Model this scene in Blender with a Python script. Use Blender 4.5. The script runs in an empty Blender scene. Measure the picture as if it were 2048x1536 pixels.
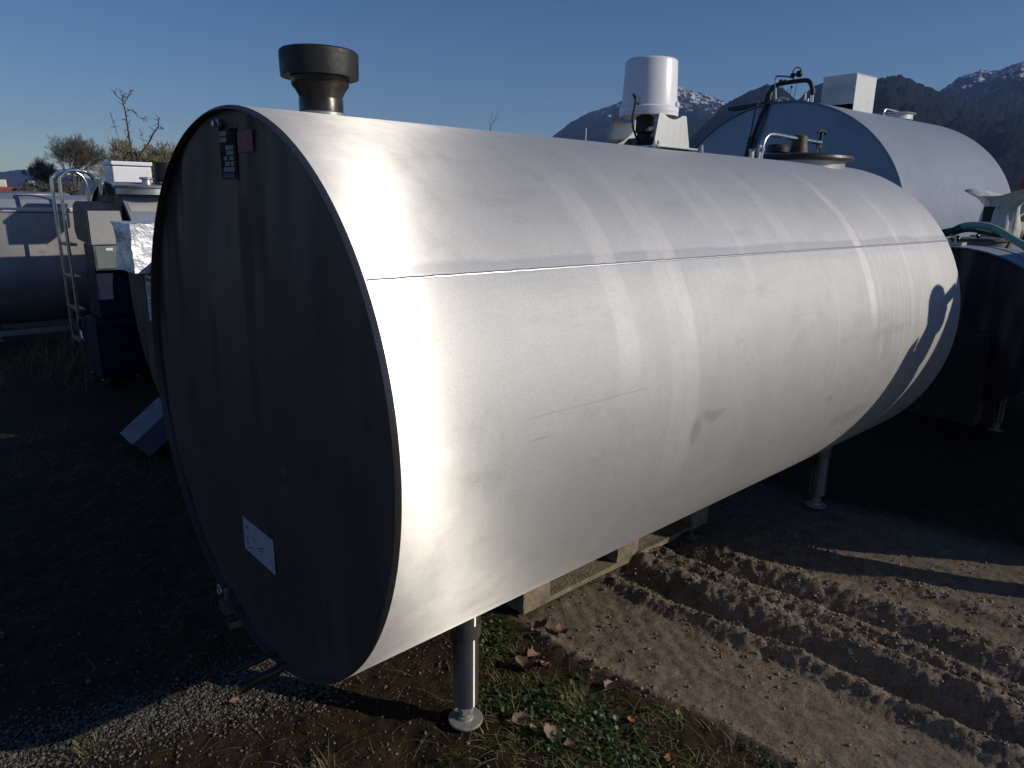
import bpy, bmesh, math, random
import numpy as np
from mathutils import Vector, Matrix
random.seed(7)
rng = np.random.default_rng(11)
R_ = math.radians
scene = bpy.context.scene
COL = scene.collection

# ------------------------------------------------------------------ camera
CAMH = 1.55
pitch, roll = 0.253595, 0.018094
cp, sp, cr, sr = math.cos(pitch), math.sin(pitch), math.cos(roll), math.sin(roll)
right = Vector((cr, sr * sp, sr * cp)); up = Vector((-sr, cr * sp, cr * cp)); fwd = Vector((0, cp, -sp))
cam_d = bpy.data.cameras.new("camera"); cam = bpy.data.objects.new("camera", cam_d); COL.objects.link(cam)
m = Matrix((right, up, -fwd)).transposed().to_4x4(); m.translation = (0, 0, CAMH)
cam.matrix_world = m
cam_d.sensor_width = 36; cam_d.lens = 1415.08 / 2048 * 36
cam_d.clip_start = 0.05; cam_d.clip_end = 60000
scene.camera = cam

# ------------------------------------------------------------------ sky, sun, exposure
SUN_EL, SUN_AZ = 23.0, 103.43          # azimuth clockwise from +Y
S = Vector((math.cos(R_(SUN_EL)) * math.sin(R_(SUN_AZ)), math.cos(R_(SUN_EL)) * math.cos(R_(SUN_AZ)), math.sin(R_(SUN_EL))))
w = bpy.data.worlds.new("World"); scene.world = w; w.use_nodes = True
nt = w.node_tree; nt.nodes.clear()
sky = nt.nodes.new('ShaderNodeTexSky'); sky.sky_type = 'NISHITA'; sky.sun_disc = False
sky.sun_elevation = R_(SUN_EL); sky.sun_rotation = R_(SUN_AZ)
sky.altitude = 500; sky.air_density = 1.0; sky.dust_density = 0.3; sky.ozone_density = 3.0
bg = nt.nodes.new('ShaderNodeBackground'); bg.inputs[1].default_value = 0.087
wo = nt.nodes.new('ShaderNodeOutputWorld')
hs = nt.nodes.new('ShaderNodeHueSaturation'); hs.inputs['Saturation'].default_value = 1.22; hs.inputs['Hue'].default_value = .513; nt.links.new(sky.outputs[0], hs.inputs['Color']); nt.links.new(hs.outputs[0], bg.inputs[0]); nt.links.new(bg.outputs[0], wo.inputs[0])
sd = bpy.data.lights.new("sun", 'SUN'); sd.energy = 4.2; sd.angle = R_(0.5); sd.color = (1.0, 0.93, 0.82)
sun = bpy.data.objects.new("sun", sd); COL.objects.link(sun)
sun.rotation_euler = S.to_track_quat('Z', 'Y').to_euler()
scene.view_settings.view_transform = 'Standard'; scene.view_settings.look = 'None'
scene.view_settings.exposure = -0.35; scene.view_settings.gamma = 1.0
try:
    scene.view_settings.use_curve_mapping = False
except Exception: pass

# ------------------------------------------------------------------ frames
# row frame: local x = across the tanks (u), y = along the tanks (s), origin under the near end of the main tank
AZ = 0.8308753
C0 = Vector((-0.71307, 1.81399, 0))
D = Vector((math.sin(AZ), math.cos(AZ), 0)); U = Vector((D.y, -D.x, 0))
AXZ, RAD, LEN = 1.0091, 0.75, 3.2326
def row(u, s, z=0.0):
    return C0 + U * u + D * s + Vector((0, 0, z))

# ------------------------------------------------------------------ noise
def _hash(ix, iy, seed):
    n = (ix * 374761393 + iy * 668265263 + seed * 2147483647) & 0xffffffff
    n = ((n ^ (n >> 13)) * 1274126177) & 0xffffffff
    return ((n ^ (n >> 16)) & 0xffffff) / float(0xffffff)
def vnoise(x, y, seed=0):
    ix = np.floor(x).astype(np.int64); iy = np.floor(y).astype(np.int64)
    fx = x - ix; fy = y - iy; fx = fx * fx * (3 - 2 * fx); fy = fy * fy * (3 - 2 * fy)
    a = _hash(ix, iy, seed); b = _hash(ix + 1, iy, seed); c = _hash(ix, iy + 1, seed); d = _hash(ix + 1, iy + 1, seed)
    return (a * (1 - fx) + b * fx) * (1 - fy) + (c * (1 - fx) + d * fx) * fy
def fbm(x, y, oct=5, seed=0, gain=.5):
    x = np.asarray(x, float); y = np.asarray(y, float); s = 0; a = 1; t = 0
    for o in range(oct):
        s = s + a * vnoise(x + 17.3 * o, y - 9.1 * o, seed + o); t += a; a *= gain; x = x * 2.03; y = y * 2.03
    return s / t
def sstep(a, b, x):
    t = np.clip((x - a) / (b - a), 0, 1); return t * t * (3 - 2 * t)

# ------------------------------------------------------------------ materials
def newmat(name):
    m = bpy.data.materials.new(name); m.use_nodes = True
    n = m.node_tree.nodes; n.clear(); o = n.new('ShaderNodeOutputMaterial')
    return m, m.node_tree, o
def N(nt, t, **kw):
    n = nt.nodes.new(t)
    for k, v in kw.items():
        if k.startswith('i_'):
            key = k[2:]; key = int(key) if key.isdigit() else key.replace('_', ' ')
            n.inputs[key].default_value = v
        else: setattr(n, k, v)
    return n
def ramp(nt, fac, stops):
    r = nt.nodes.new('ShaderNodeValToRGB'); e = r.color_ramp.elements
    while len(e) < len(stops): e.new(0.5)
    for i, (p, c) in enumerate(stops):
        e[i].position = p; e[i].color = (c, c, c, 1) if isinstance(c, (int, float)) else (*c, 1)
    nt.links.new(fac, r.inputs[0]); return r.outputs[0]
def noise(nt, vec, scale, detail=4, rough=.55, stretch=None):
    n = N(nt, 'ShaderNodeTexNoise'); n.inputs['Scale'].default_value = scale
    n.inputs['Detail'].default_value = detail; n.inputs['Roughness'].default_value = rough
    if stretch:
        mp = N(nt, 'ShaderNodeMapping'); mp.inputs['Scale'].default_value = stretch
        nt.links.new(vec, mp.inputs[0]); vec = mp.outputs[0]
    nt.links.new(vec, n.inputs['Vector']); return n.outputs[0]
def mathn(nt, op, a, b=None):
    n = N(nt, 'ShaderNodeMath', operation=op)
    for i, v in enumerate((a, b)):
        if v is None: continue
        if isinstance(v, (int, float)): n.inputs[i].default_value = v
        else: nt.links.new(v, n.inputs[i])
    return n.outputs[0]

def simple(name, col, rough=.6, metal=0.0, var=.25, vscale=12, bump=.0, bscale=60, spec=None, coat=0):
    m, nt, o = newmat(name); tc = N(nt, 'ShaderNodeTexCoord')
    b = N(nt, 'ShaderNodeBsdfPrincipled'); nt.links.new(b.outputs[0], o.inputs[0])
    f = noise(nt, tc.outputs['Object'], vscale, 6, .6)
    c = ramp(nt, f, [(.25, tuple(x * (1 - var) for x in col)), (.75, tuple(min(1, x * (1 + var)) for x in col))])
    nt.links.new(c, b.inputs['Base Color'])
    rr = ramp(nt, noise(nt, tc.outputs['Object'], vscale * 2.3, 4), [(.3, max(0.02, rough * .8)), (.7, min(1, rough * 1.2))])
    nt.links.new(rr, b.inputs['Roughness']); b.inputs['Metallic'].default_value = metal
    if spec is not None: b.inputs['Specular IOR Level'].default_value = spec
    if coat: b.inputs['Coat Weight'].default_value = coat
    if bump:
        bn = N(nt, 'ShaderNodeBump'); bn.inputs['Strength'].default_value = bump; bn.inputs['Distance'].default_value = .01
        nt.links.new(noise(nt, tc.outputs['Object'], bscale, 5), bn.inputs['Height']); nt.links.new(bn.outputs[0], b.inputs['Normal'])
    return m

def brushed(name, tint=(.62, .61, .59), axis_world=None, rough=.5, aniso=.95, matte=.42, matte_col=(.42, .42, .42), marks=0.0, wave=0.0, stretch=(4, 90, 4), dirt=.2, matte_rough=.75, matte_metal=.35, seam=False, bump=.12):
    """brushed stainless steel: a directional glossy lobe over a matte oxidised one"""
    m, nt, o = newmat(name); tc = N(nt, 'ShaderNodeTexCoord'); geo = N(nt, 'ShaderNodeNewGeometry')
    obj = tc.outputs['Object']
    b = N(nt, 'ShaderNodeBsdfAnisotropic'); b.distribution = 'GGX'
    b.inputs['Anisotropy'].default_value = aniso * .8 if axis_world is not None else 0
    b2 = N(nt, 'ShaderNodeBsdfPrincipled'); b2.inputs['Metallic'].default_value = matte_metal
    b2.inputs['Roughness'].default_value = matte_rough; b2.inputs['Specular IOR Level'].default_value = .35
    if axis_world is not None:
        cr_ = N(nt, 'ShaderNodeCombineXYZ')
        for i_, v_ in enumerate(axis_world): cr_.inputs[i_].default_value = v_
        nt.links.new(cr_.outputs[0], b.inputs['Tangent'])
    big = noise(nt, obj, 1.6, 5, .6)
    fine = noise(nt, obj, 1.0, 5, .7, stretch)
    blot = noise(nt, obj, 7, 6, .65)
    # dirt: colour goes down in smudges
    cA = ramp(nt, big, [(.3, tuple(x * .93 for x in tint)), (.7, tint)])
    nt.links.new(cA, b.inputs['Color'])
    mixd = N(nt, 'ShaderNodeMixRGB', blend_type='MULTIPLY'); mixd.inputs[0].default_value = 1
    nt.links.new(ramp(nt, big, [(.3, tuple(x * .9 for x in matte_col)), (.7, matte_col)]), mixd.inputs[1])
    sm = ramp(nt, blot, [(.28, 1 - dirt), (.45, 1.0)]); nt.links.new(sm, mixd.inputs[2])
    nt.links.new(mixd.outputs[0], b2.inputs['Base Color'])
    nt.links.new(ramp(nt, fine, [(.3, rough * (.97 if seam else .88)), (.7, min(1, rough * (1.03 if seam else 1.12)))]), b.inputs['Roughness'])
    fac = ramp(nt, blot, [(.3, min(1, matte + .06)), (.7, max(0, matte - .06))])
    if marks:
        # rubbed bands running round the shell, broken up along their length
        mp = N(nt, 'ShaderNodeMapping'); mp.inputs['Scale'].default_value = (.12, 3.2, .12); nt.links.new(obj, mp.inputs[0])
        n1 = N(nt, 'ShaderNodeTexNoise'); n1.inputs['Scale'].default_value = 3.0; n1.inputs['Detail'].default_value = 8; n1.inputs['Roughness'].default_value = .75
        nt.links.new(mp.outputs[0], n1.inputs['Vector'])
        band = ramp(nt, n1.outputs[0], [(.56, 0.0), (.66, 1.0)])
        brk = ramp(nt, noise(nt, obj, 2.2, 4), [(.42, 0.0), (.6, 1.0)])
        bb = mathn(nt, 'MULTIPLY', band, brk)
        # fine scratches
        sc = noise(nt, obj, 1.0, 3, .6, (2.0, 160, 2.0)); sc = ramp(nt, sc, [(.60, 0.0), (.67, 1.0)])
        sc = mathn(nt, 'MULTIPLY', sc, ramp(nt, noise(nt, obj, 1.1, 2), [(.5, 0.0), (.65, .5)]))
        tot = mathn(nt, 'MAXIMUM', bb, sc)
        addc = N(nt, 'ShaderNodeMixRGB', blend_type='MIX'); nt.links.new(mathn(nt, 'MULTIPLY', tot, marks), addc.inputs[0])
        nt.links.new(mixd.outputs[0], addc.inputs[1]); addc.inputs[2].default_value = (.78, .77, .75, 1)
        nt.links.new(addc.outputs[0], b2.inputs['Base Color'])
        # grey smudges, slanting
        sm2 = noise(nt, obj, 1.5, 7, .7, (3, .8, 3)); sm2 = ramp(nt, sm2, [(.2, .72), (.42, 1.0)])
        mm = N(nt, 'ShaderNodeMixRGB', blend_type='MULTIPLY'); mm.inputs[0].default_value = 1
        nt.links.new(addc.outputs[0], mm.inputs[1]); nt.links.new(sm2, mm.inputs[2]); nt.links.new(mm.outputs[0], b2.inputs['Base Color'])
    if seam:   # wear on the big shell: ground band at the weld, strap rubs, scratches, smudges (object x across, y along, z up)
        sx = N(nt, 'ShaderNodeSeparateXYZ'); nt.links.new(obj, sx.inputs[0]); X_, Y_, Z_ = sx.outputs
        side = mathn(nt, 'GREATER_THAN', X_, .15)
        def win(v, a, b_, soft):
            r1 = N(nt, 'ShaderNodeMapRange'); r1.inputs[1].default_value = a - soft; r1.inputs[2].default_value = a + soft; nt.links.new(v, r1.inputs[0])
            r2 = N(nt, 'ShaderNodeMapRange'); r2.inputs[1].default_value = b_ - soft; r2.inputs[2].default_value = b_ + soft; r2.inputs[3].default_value = 1; r2.inputs[4].default_value = 0; nt.links.new(v, r2.inputs[0])
            return mathn(nt, 'MULTIPLY', r1.outputs[0], r2.outputs[0])
        def wobble(v, sc, amt, st=(1, 1, 1)): return mathn(nt, 'ADD', v, mathn(nt, 'MULTIPLY', mathn(nt, 'SUBTRACT', noise(nt, obj, sc, 4, .6, st), .5), amt))
        def tintm(mask, col, k):
            src = b2.inputs['Base Color'].links[0].from_socket; q = N(nt, 'ShaderNodeMixRGB'); nt.links.new(mathn(nt, 'MULTIPLY', mathn(nt, 'MULTIPLY', mask, side), k), q.inputs[0]); nt.links.new(src, q.inputs[1]); q.inputs[2].default_value = (*col, 1); nt.links.new(q.outputs[0], b2.inputs['Base Color'])
        zw = wobble(Z_, 3, .03, (.3, 1, .3)); yw = wobble(Y_, 2.5, .05, (1, .3, 1)); ys = wobble(Y_, 6, .02, (1, .3, 1))
        mk = mathn(nt, 'MULTIPLY', win(zw, 1.398, 1.424, .005), win(Y_, .06, 3.3, .04)); tintm(mk, (.40, .41, .44), .75)
        mk2 = mathn(nt, 'MULTIPLY', win(zw, 1.366, 1.398, .004), win(Y_, .12, 3.3, .06)); tintm(mk2, (.52, .53, .55), .45)
        rb = None
        for (a, b_, z0, z1, k, col) in ((.655, .735, 1.12, 1.62, .55, (.80, .775, .75)), (.865, .925, .80, 1.68, .38, (.80, .78, .75)), (.93, .995, .78, 1.55, .50, (.82, .79, .76)), (1.34, 1.37, 1.3, 1.7, .3, (.8, .78, .76)), (1.62, 1.70, 1.42, 1.66, .35, (.8, .77, .76)), (2.175, 2.235, 1.1, 1.66, .85, (.86, .82, .80)), (2.27, 2.29, .9, 1.5, .4, (.8, .79, .78)), (2.60, 2.64, 1.0, 1.6, .5, (.82, .8, .79)), (2.86, 3.02, .9, 1.6, .25, (.8, .8, .8))):
            mkb = mathn(nt, 'MULTIPLY', win(yw, a, b_, .008), win(Z_, z0, z1, .07)); mkb = mathn(nt, 'MULTIPLY', mkb, ramp(nt, noise(nt, obj, 9, 5, .7, (1, 3, 1)), [(.3, .45), (.6, 1.0)])); tintm(mkb, col, k * .7); rb = mkb if rb is None else mathn(nt, 'MAXIMUM', rb, mkb)
        for a in (1.895, 2.36, 2.41, 2.47, 2.52, 2.555, 2.70, 2.745):
            tintm(mathn(nt, 'MULTIPLY', win(ys, a, a + .003, .0012), mathn(nt, 'MULTIPLY', win(Z_, .86, 1.42, .1), ramp(nt, noise(nt, obj, 4 + a, 3), [(.42, 0.0), (.52, 1.0)]))), (.90, .90, .88), .6)
        zs = wobble(Z_, 2, .02, (1, .4, 1))
        for (z, a, b_, k) in ((1.083, .33, .76, .5), (1.03, .34, .40, .7), (.93, .5, .62, .35), (1.19, 1.55, 1.72, .3)):
            tintm(mathn(nt, 'MULTIPLY', win(zs, z, z + .0022, .001), win(Y_, a, b_, .01)), (.24, .235, .23), k * .8)
        for (y0, z0, ry, rz, k) in ((1.00, .915, .035, .05, .45), (1.09, .955, .08, .022, .38), (1.9, .86, .03, .02, .35), (2.2, .72, .2, .05, .3), (.22, .62, .05, .05, .3), (.16, .80, .03, .05, .3), (1.5, .5, .3, .05, .2), (2.35, 1.0, .05, .10, .18)):
            dy = mathn(nt, 'DIVIDE', mathn(nt, 'SUBTRACT', wobble(Y_, 7, .12), y0), ry); dz = mathn(nt, 'DIVIDE', mathn(nt, 'SUBTRACT', wobble(Z_, 8, .08), z0), rz)
            rr2 = mathn(nt, 'ADD', mathn(nt, 'MULTIPLY', dy, dy), mathn(nt, 'MULTIPLY', dz, dz)); tintm(ramp(nt, rr2, [(.15, 1.0), (1.0, 0.0)]), (.26, .25, .24), k * .8)
        spk = ramp(nt, noise(nt, obj, 260, 2, .7), [(.3, .86), (.7, 1.10)]); src = b2.inputs['Base Color'].links[0].from_socket
        q = N(nt, 'ShaderNodeMixRGB', blend_type='MULTIPLY'); q.inputs[0].default_value = 1; nt.links.new(src, q.inputs[1]); nt.links.new(spk, q.inputs[2]); nt.links.new(q.outputs[0], b2.inputs['Base Color'])
        fac = mathn(nt, 'MAXIMUM', fac, mathn(nt, 'MULTIPLY', mathn(nt, 'MAXIMUM', mk, mathn(nt, 'MULTIPLY', rb, .8)), .80))
    mx = N(nt, 'ShaderNodeMixShader'); nt.links.new(fac, mx.inputs[0]); nt.links.new(b.outputs[0], mx.inputs[1]); nt.links.new(b2.outputs[0], mx.inputs[2])
    nt.links.new(mx.outputs[0], o.inputs[0])
    bn = N(nt, 'ShaderNodeBump'); bn.inputs['Strength'].default_value = bump; bn.inputs['Distance'].default_value = .001
    nt.links.new(fine, bn.inputs['Height']); last = bn
    if wave:
        bw = N(nt, 'ShaderNodeBump'); bw.inputs['Strength'].default_value = 1.0; bw.inputs['Distance'].default_value = wave
        nt.links.new(noise(nt, obj, 1.0, 2, .35, (2.6, 1, .9)), bw.inputs['Height']); nt.links.new(bn.outputs[0], bw.inputs['Normal']); last = bw
    nt.links.new(last.outputs[0], b.inputs['Normal']); nt.links.new(last.outputs[0], b2.inputs['Normal'])
    return m

Dt = tuple(D)
M = {}
M['shell'] = brushed('brushed_steel_shell', tint=(.66, .645, .62), axis_world=Dt, rough=.375, aniso=.95, matte=.74, matte_col=(.63, .62, .61), matte_metal=.75, dirt=.13, matte_rough=.70, marks=.25, stretch=(170, 10, 170), seam=True, bump=.045)
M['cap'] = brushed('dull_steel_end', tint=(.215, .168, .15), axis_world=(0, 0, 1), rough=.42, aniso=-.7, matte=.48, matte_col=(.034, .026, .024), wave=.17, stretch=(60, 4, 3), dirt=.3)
M['rim'] = brushed('rolled_steel_rim', tint=(.32, .285, .27), rough=.35, aniso=0, matte=.5, matte_col=(.13, .115, .11), bump=.02)
M['shellB'] = brushed('grey_steel_shell', tint=(.40, .44, .52), axis_world=(math.sin(.898), math.cos(.898), 0), rough=.5, aniso=.9, matte=.7, matte_col=(.33, .37, .44), marks=.1, stretch=(60, 3, 60))
M['capB'] = brushed('blue_grey_steel_end', tint=(.3, .36, .45), rough=.45, aniso=0, matte=.5, matte_col=(.27, .32, .39), dirt=.15)
M['old'] = brushed('old_dented_steel', tint=(.60, .59, .58), axis_world=Dt, rough=.42, aniso=.7, matte=.5, matte_col=(.42, .40, .385), wave=.05, dirt=.5)
M['steel'] = brushed('plain_steel', tint=(.6, .59, .57), rough=.35, aniso=0, matte=.35, matte_col=(.4, .39, .38))
M['bright'] = brushed('bright_steel_sheet', tint=(.75, .74, .72), rough=.36, aniso=0, matte=.55, matte_col=(.6, .585, .56))
M['chrome'] = simple('polished_tube', (.75, .74, .7), .22, 1.0, .08)
M['legm'] = brushed('leg_steel', tint=(.38, .34, .31), axis_world=(0, 0, 1), rough=.38, aniso=-1.0, matte=.3, matte_col=(.15, .135, .12), stretch=(2, 2, 30), bump=.01)
M['footm'] = simple('worn_foot_plate', (.34, .32, .28), .5, .3, var=.25, vscale=30)
M['black'] = simple('black_rubber', (.022, .022, .021), .55, var=.5, vscale=18, bump=.3)
M['blackcap'] = simple('weathered_black_plastic', (.014, .0135, .012), .55, var=.6, vscale=14, bump=.08)
M['bronze'] = simple('dark_pipe', (.035, .026, .018), .3, .2, var=.8, vscale=16, bump=.06)
M['olive'] = simple('olive_rubber', (.07, .06, .03), .6, var=.3, vscale=20)
M['white'] = simple('white_plastic', (.78, .78, .80), .35, var=.03, vscale=6)
M['paper'] = simple('pale_label', (.42, .42, .46), .5, var=.15, vscale=25)
M['ink'] = simple('dark_print', (.02, .02, .03), .6)
M['pink'] = simple('faded_pink_sticker', (.36, .14, .14), .7, spec=.15, var=.3, vscale=40)
M['maroon'] = simple('maroon_plate', (.035, .008, .010), .7, spec=.1)
M['red'] = simple('red_print', (.35, .05, .04), .5)
M['green'] = simple('green_print', (.08, .3, .12), .5)
M['platew'] = simple('plate_field', (.26, .25, .26), .6, spec=.2, var=.1, vscale=60)
M['navy'] = simple('navy_plastic', (.006, .009, .035), .55, spec=.25, var=.3, vscale=8, bump=.1)
M['hood'] = simple('black_tarpaulin', (.018, .018, .02), .5, var=.4, vscale=14, bump=.5, bscale=14)
M['grey'] = simple('grey_panel', (.30, .30, .29), .55, var=.12, vscale=10)
M['glassy'] = simple('panel_window', (.18, .2, .2), .15, var=.2, vscale=6)
M['foil'] = simple('crumpled_silver_foil', (.78, .78, .80), .42, .55, var=.12, vscale=9, bump=.8, bscale=34)
M['plastic_sheet'] = simple('milky_plastic_sheet', (.62, .64, .58), .35, var=.12, vscale=14, bump=.4, bscale=30)
M['hose'] = simple('pale_green_hose', (.22, .40, .30), .4, var=.2, vscale=30)
M['wood'] = simple('weathered_pallet_wood', (.19, .155, .10), .9, var=.45, vscale=18, bump=.6, bscale=70)
M['skytint'] = simple('sky_tinted_box', (.07, .085, .12), .5, var=.2, vscale=8)
M['bark'] = simple('bark', (.11, .095, .085), .9, var=.3, vscale=10)
M['barkred'] = simple('reddish_bark', (.075, .055, .055), .9, var=.3, vscale=10)
M['twigyellow'] = simple('pale_twigs', (.20, .18, .11), .9, var=.3, vscale=3)
M['roof'] = simple('red_roof_tiles', (.42, .08, .05), .8, var=.2, vscale=4)
M['plaster'] = simple('white_plaster', (.7, .68, .62), .8, var=.1, vscale=2)
M['glass'] = simple('dark_glass', (.02, .025, .03), .1)
M['carpaint'] = simple('silver_car_paint', (.5, .5, .52), .3, .3, var=.05, coat=.6)
M['skin'] = simple('skin', (.45, .28, .2), .5)
M['jacket'] = simple('dark_jacket', (.03, .035, .05), .8)
M['hair'] = simple('dark_hair', (.03, .02, .015), .7)

def leafmat(name, c1, c2, trans=.3):
    m, nt, o = newmat(name); g = N(nt, 'ShaderNodeNewGeometry'); b = N(nt, 'ShaderNodeBsdfPrincipled')
    c = ramp(nt, g.outputs['Random Per Island'], [(.0, c1), (1., c2)])
    nt.links.new(c, b.inputs['Base Color']); b.inputs['Roughness'].default_value = .5
    t = N(nt, 'ShaderNodeBsdfTranslucent'); nt.links.new(c, t.inputs[0]); mx = N(nt, 'ShaderNodeMixShader'); mx.inputs[0].default_value = trans
    nt.links.new(b.outputs[0], mx.inputs[1]); nt.links.new(t.outputs[0], mx.inputs[2]); nt.links.new(mx.outputs[0], o.inputs[0]); return m
M['leafgreen'] = leafmat('weed_leaf_green', (.018, .036, .008), (.075, .12, .03))
M['grassg'] = leafmat('grass_blade', (.06, .10, .02), (.30, .26, .10))
M['straw'] = leafmat('dry_straw', (.16, .10, .05), (.30, .22, .11))
M['deadleaf'] = leafmat('dead_leaf_brown', (.16, .085, .045), (.30, .17, .10))
M['mossb'] = leafmat('moss_tuft', (.035, .022, .008), (.06, .06, .012), .1)
M['stone'] = leafmat('gravel_stone', (.03, .026, .02), (.16, .145, .11), 0)
M['clod'] = leafmat('mud_clod', (.095, .074, .05), (.21, .17, .12), 0)

# ------------------------------------------------------------------ builders
def tag(o, label=None, cat=None, group=None, kind=None):
    if label: o['label'] = label
    if cat: o['category'] = cat
    if group: o['group'] = group
    if kind: o['kind'] = kind
    return o
def empty(name, loc, rz, label, cat, group=None):
    o = bpy.data.objects.new(name, None); COL.objects.link(o); o.location = loc; o.rotation_euler = (0, 0, rz); o.empty_display_size = .2
    return tag(o, label, cat, group)
def link(name, bm, mats, parent=None, smooth=False, bevel=0, ang=35):
    me = bpy.data.meshes.new(name)
    if bevel:
        es = [e for e in bm.edges if len(e.link_faces) == 2 and e.calc_face_angle(0) > R_(40)]
        bmesh.ops.bevel(bm, geom=es, offset=bevel, segments=2, affect='EDGES', profile=.7)
    bmesh.ops.recalc_face_normals(bm, faces=bm.faces)
    bm.to_mesh(me); bm.free()
    if not isinstance(mats, (list, tuple)): mats = [mats]
    for mt in mats: me.materials.append(mt)
    o = bpy.data.objects.new(name, me); COL.objects.link(o)
    if parent: o.parent = parent
    if smooth:
        me.polygons.foreach_set('use_smooth', [True] * len(me.polygons))
        if ang < 180: me.set_sharp_from_angle(angle=R_(ang))
    return o
def box(bm, c, s, rot=None, mi=0):
    g = bmesh.ops.create_cube(bm, size=1)['verts']
    mt = Matrix.Translation(c) @ (rot.to_4x4() if rot is not None else Matrix()) @ Matrix.Diagonal((*s, 1))
    bmesh.ops.transform(bm, matrix=mt, verts=g)
    for f in {f for v in g for f in v.link_faces}: f.material_index = mi
    return g
def tube(bm, pts, r, seg=10, cap=True, closed=False):
    pts = [Vector(p) for p in pts]; n = len(pts); rs = r if isinstance(r, (list, tuple)) else [r] * n
    rings = []; prev = None
    for i, p in enumerate(pts):
        if closed: t = pts[(i + 1) % n] - pts[i - 1]
        else: t = pts[min(i + 1, n - 1)] - pts[max(i - 1, 0)]
        t.normalize()
        a = prev if prev is not None else (Vector((0, 0, 1)) if abs(t.z) < .9 else Vector((1, 0, 0)))
        x = (a - t * a.dot(t)).normalized(); y = t.cross(x); prev = x
        rings.append([bm.verts.new(p + (x * math.cos(2 * math.pi * k / seg) + y * math.sin(2 * math.pi * k / seg)) * rs[i]) for k in range(seg)])
    m_ = n if closed else n - 1
    for i in range(m_):
        A, B = rings[i], rings[(i + 1) % n]
        for k in range(seg): bm.faces.new((A[k], A[(k + 1) % seg], B[(k + 1) % seg], B[k]))
    if cap and not closed: bm.faces.new(rings[0][::-1]); bm.faces.new(rings[-1])
def lathe(bm, prof, c=(0, 0, 0), seg=40, axis=None, capb=True, capt=True):
    """prof: list of (radius, z)"""
    c = Vector(c); q = axis.to_track_quat('Z', 'Y').to_matrix() if axis is not None else Matrix.Identity(3)
    rings = [[bm.verts.new(c + q @ Vector((r * math.cos(2 * math.pi * k / seg), r * math.sin(2 * math.pi * k / seg), z))) for k in range(seg)] for r, z in prof]
    for A, B in zip(rings, rings[1:]):
        for k in range(seg): bm.faces.new((A[k], A[(k + 1) % seg], B[(k + 1) % seg], B[k]))
    if capb: bm.faces.new(rings[0][::-1])
    if capt: bm.faces.new(rings[-1])
def smooth_path(pts, n=6):
    pts = [Vector(p) for p in pts]; out = []
    P = [pts[0]] + pts + [pts[-1]]
    for i in range(1, len(P) - 2):
        for k in range(n):
            t = k / n; a, b, c, d = P[i - 1], P[i], P[i + 1], P[i + 2]
            out.append(.5 * ((2 * b) + (c - a) * t + (2 * a - 5 * b + 4 * c - d) * t * t + (3 * b - a - 3 * c + d) * t ** 3))
    out.append(pts[-1]); return out
def fromarrays(name, V, F, mats, parent=None, smooth=False):
    me = bpy.data.meshes.new(name); V = np.asarray(V, np.float32); F = np.asarray(F, np.int32)
    me.vertices.add(len(V)); me.vertices.foreach_set('co', V.ravel())
    k = F.shape[1]; me.loops.add(F.size); me.loops.foreach_set('vertex_index', F.ravel())
    me.polygons.add(len(F)); me.polygons.foreach_set('loop_start', np.arange(0, F.size, k)); me.polygons.foreach_set('loop_total', np.full(len(F), k))
    me.update(calc_edges=True); me.validate()
    if smooth: me.polygons.foreach_set('use_smooth', [True] * len(F))
    for mt in (mats if isinstance(mats, (list, tuple)) else [mats]): me.materials.append(mt)
    o = bpy.data.objects.new(name, me); COL.objects.link(o)
    if parent: o.parent = parent
    return o
def wcol(nt, pos): pass

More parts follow.
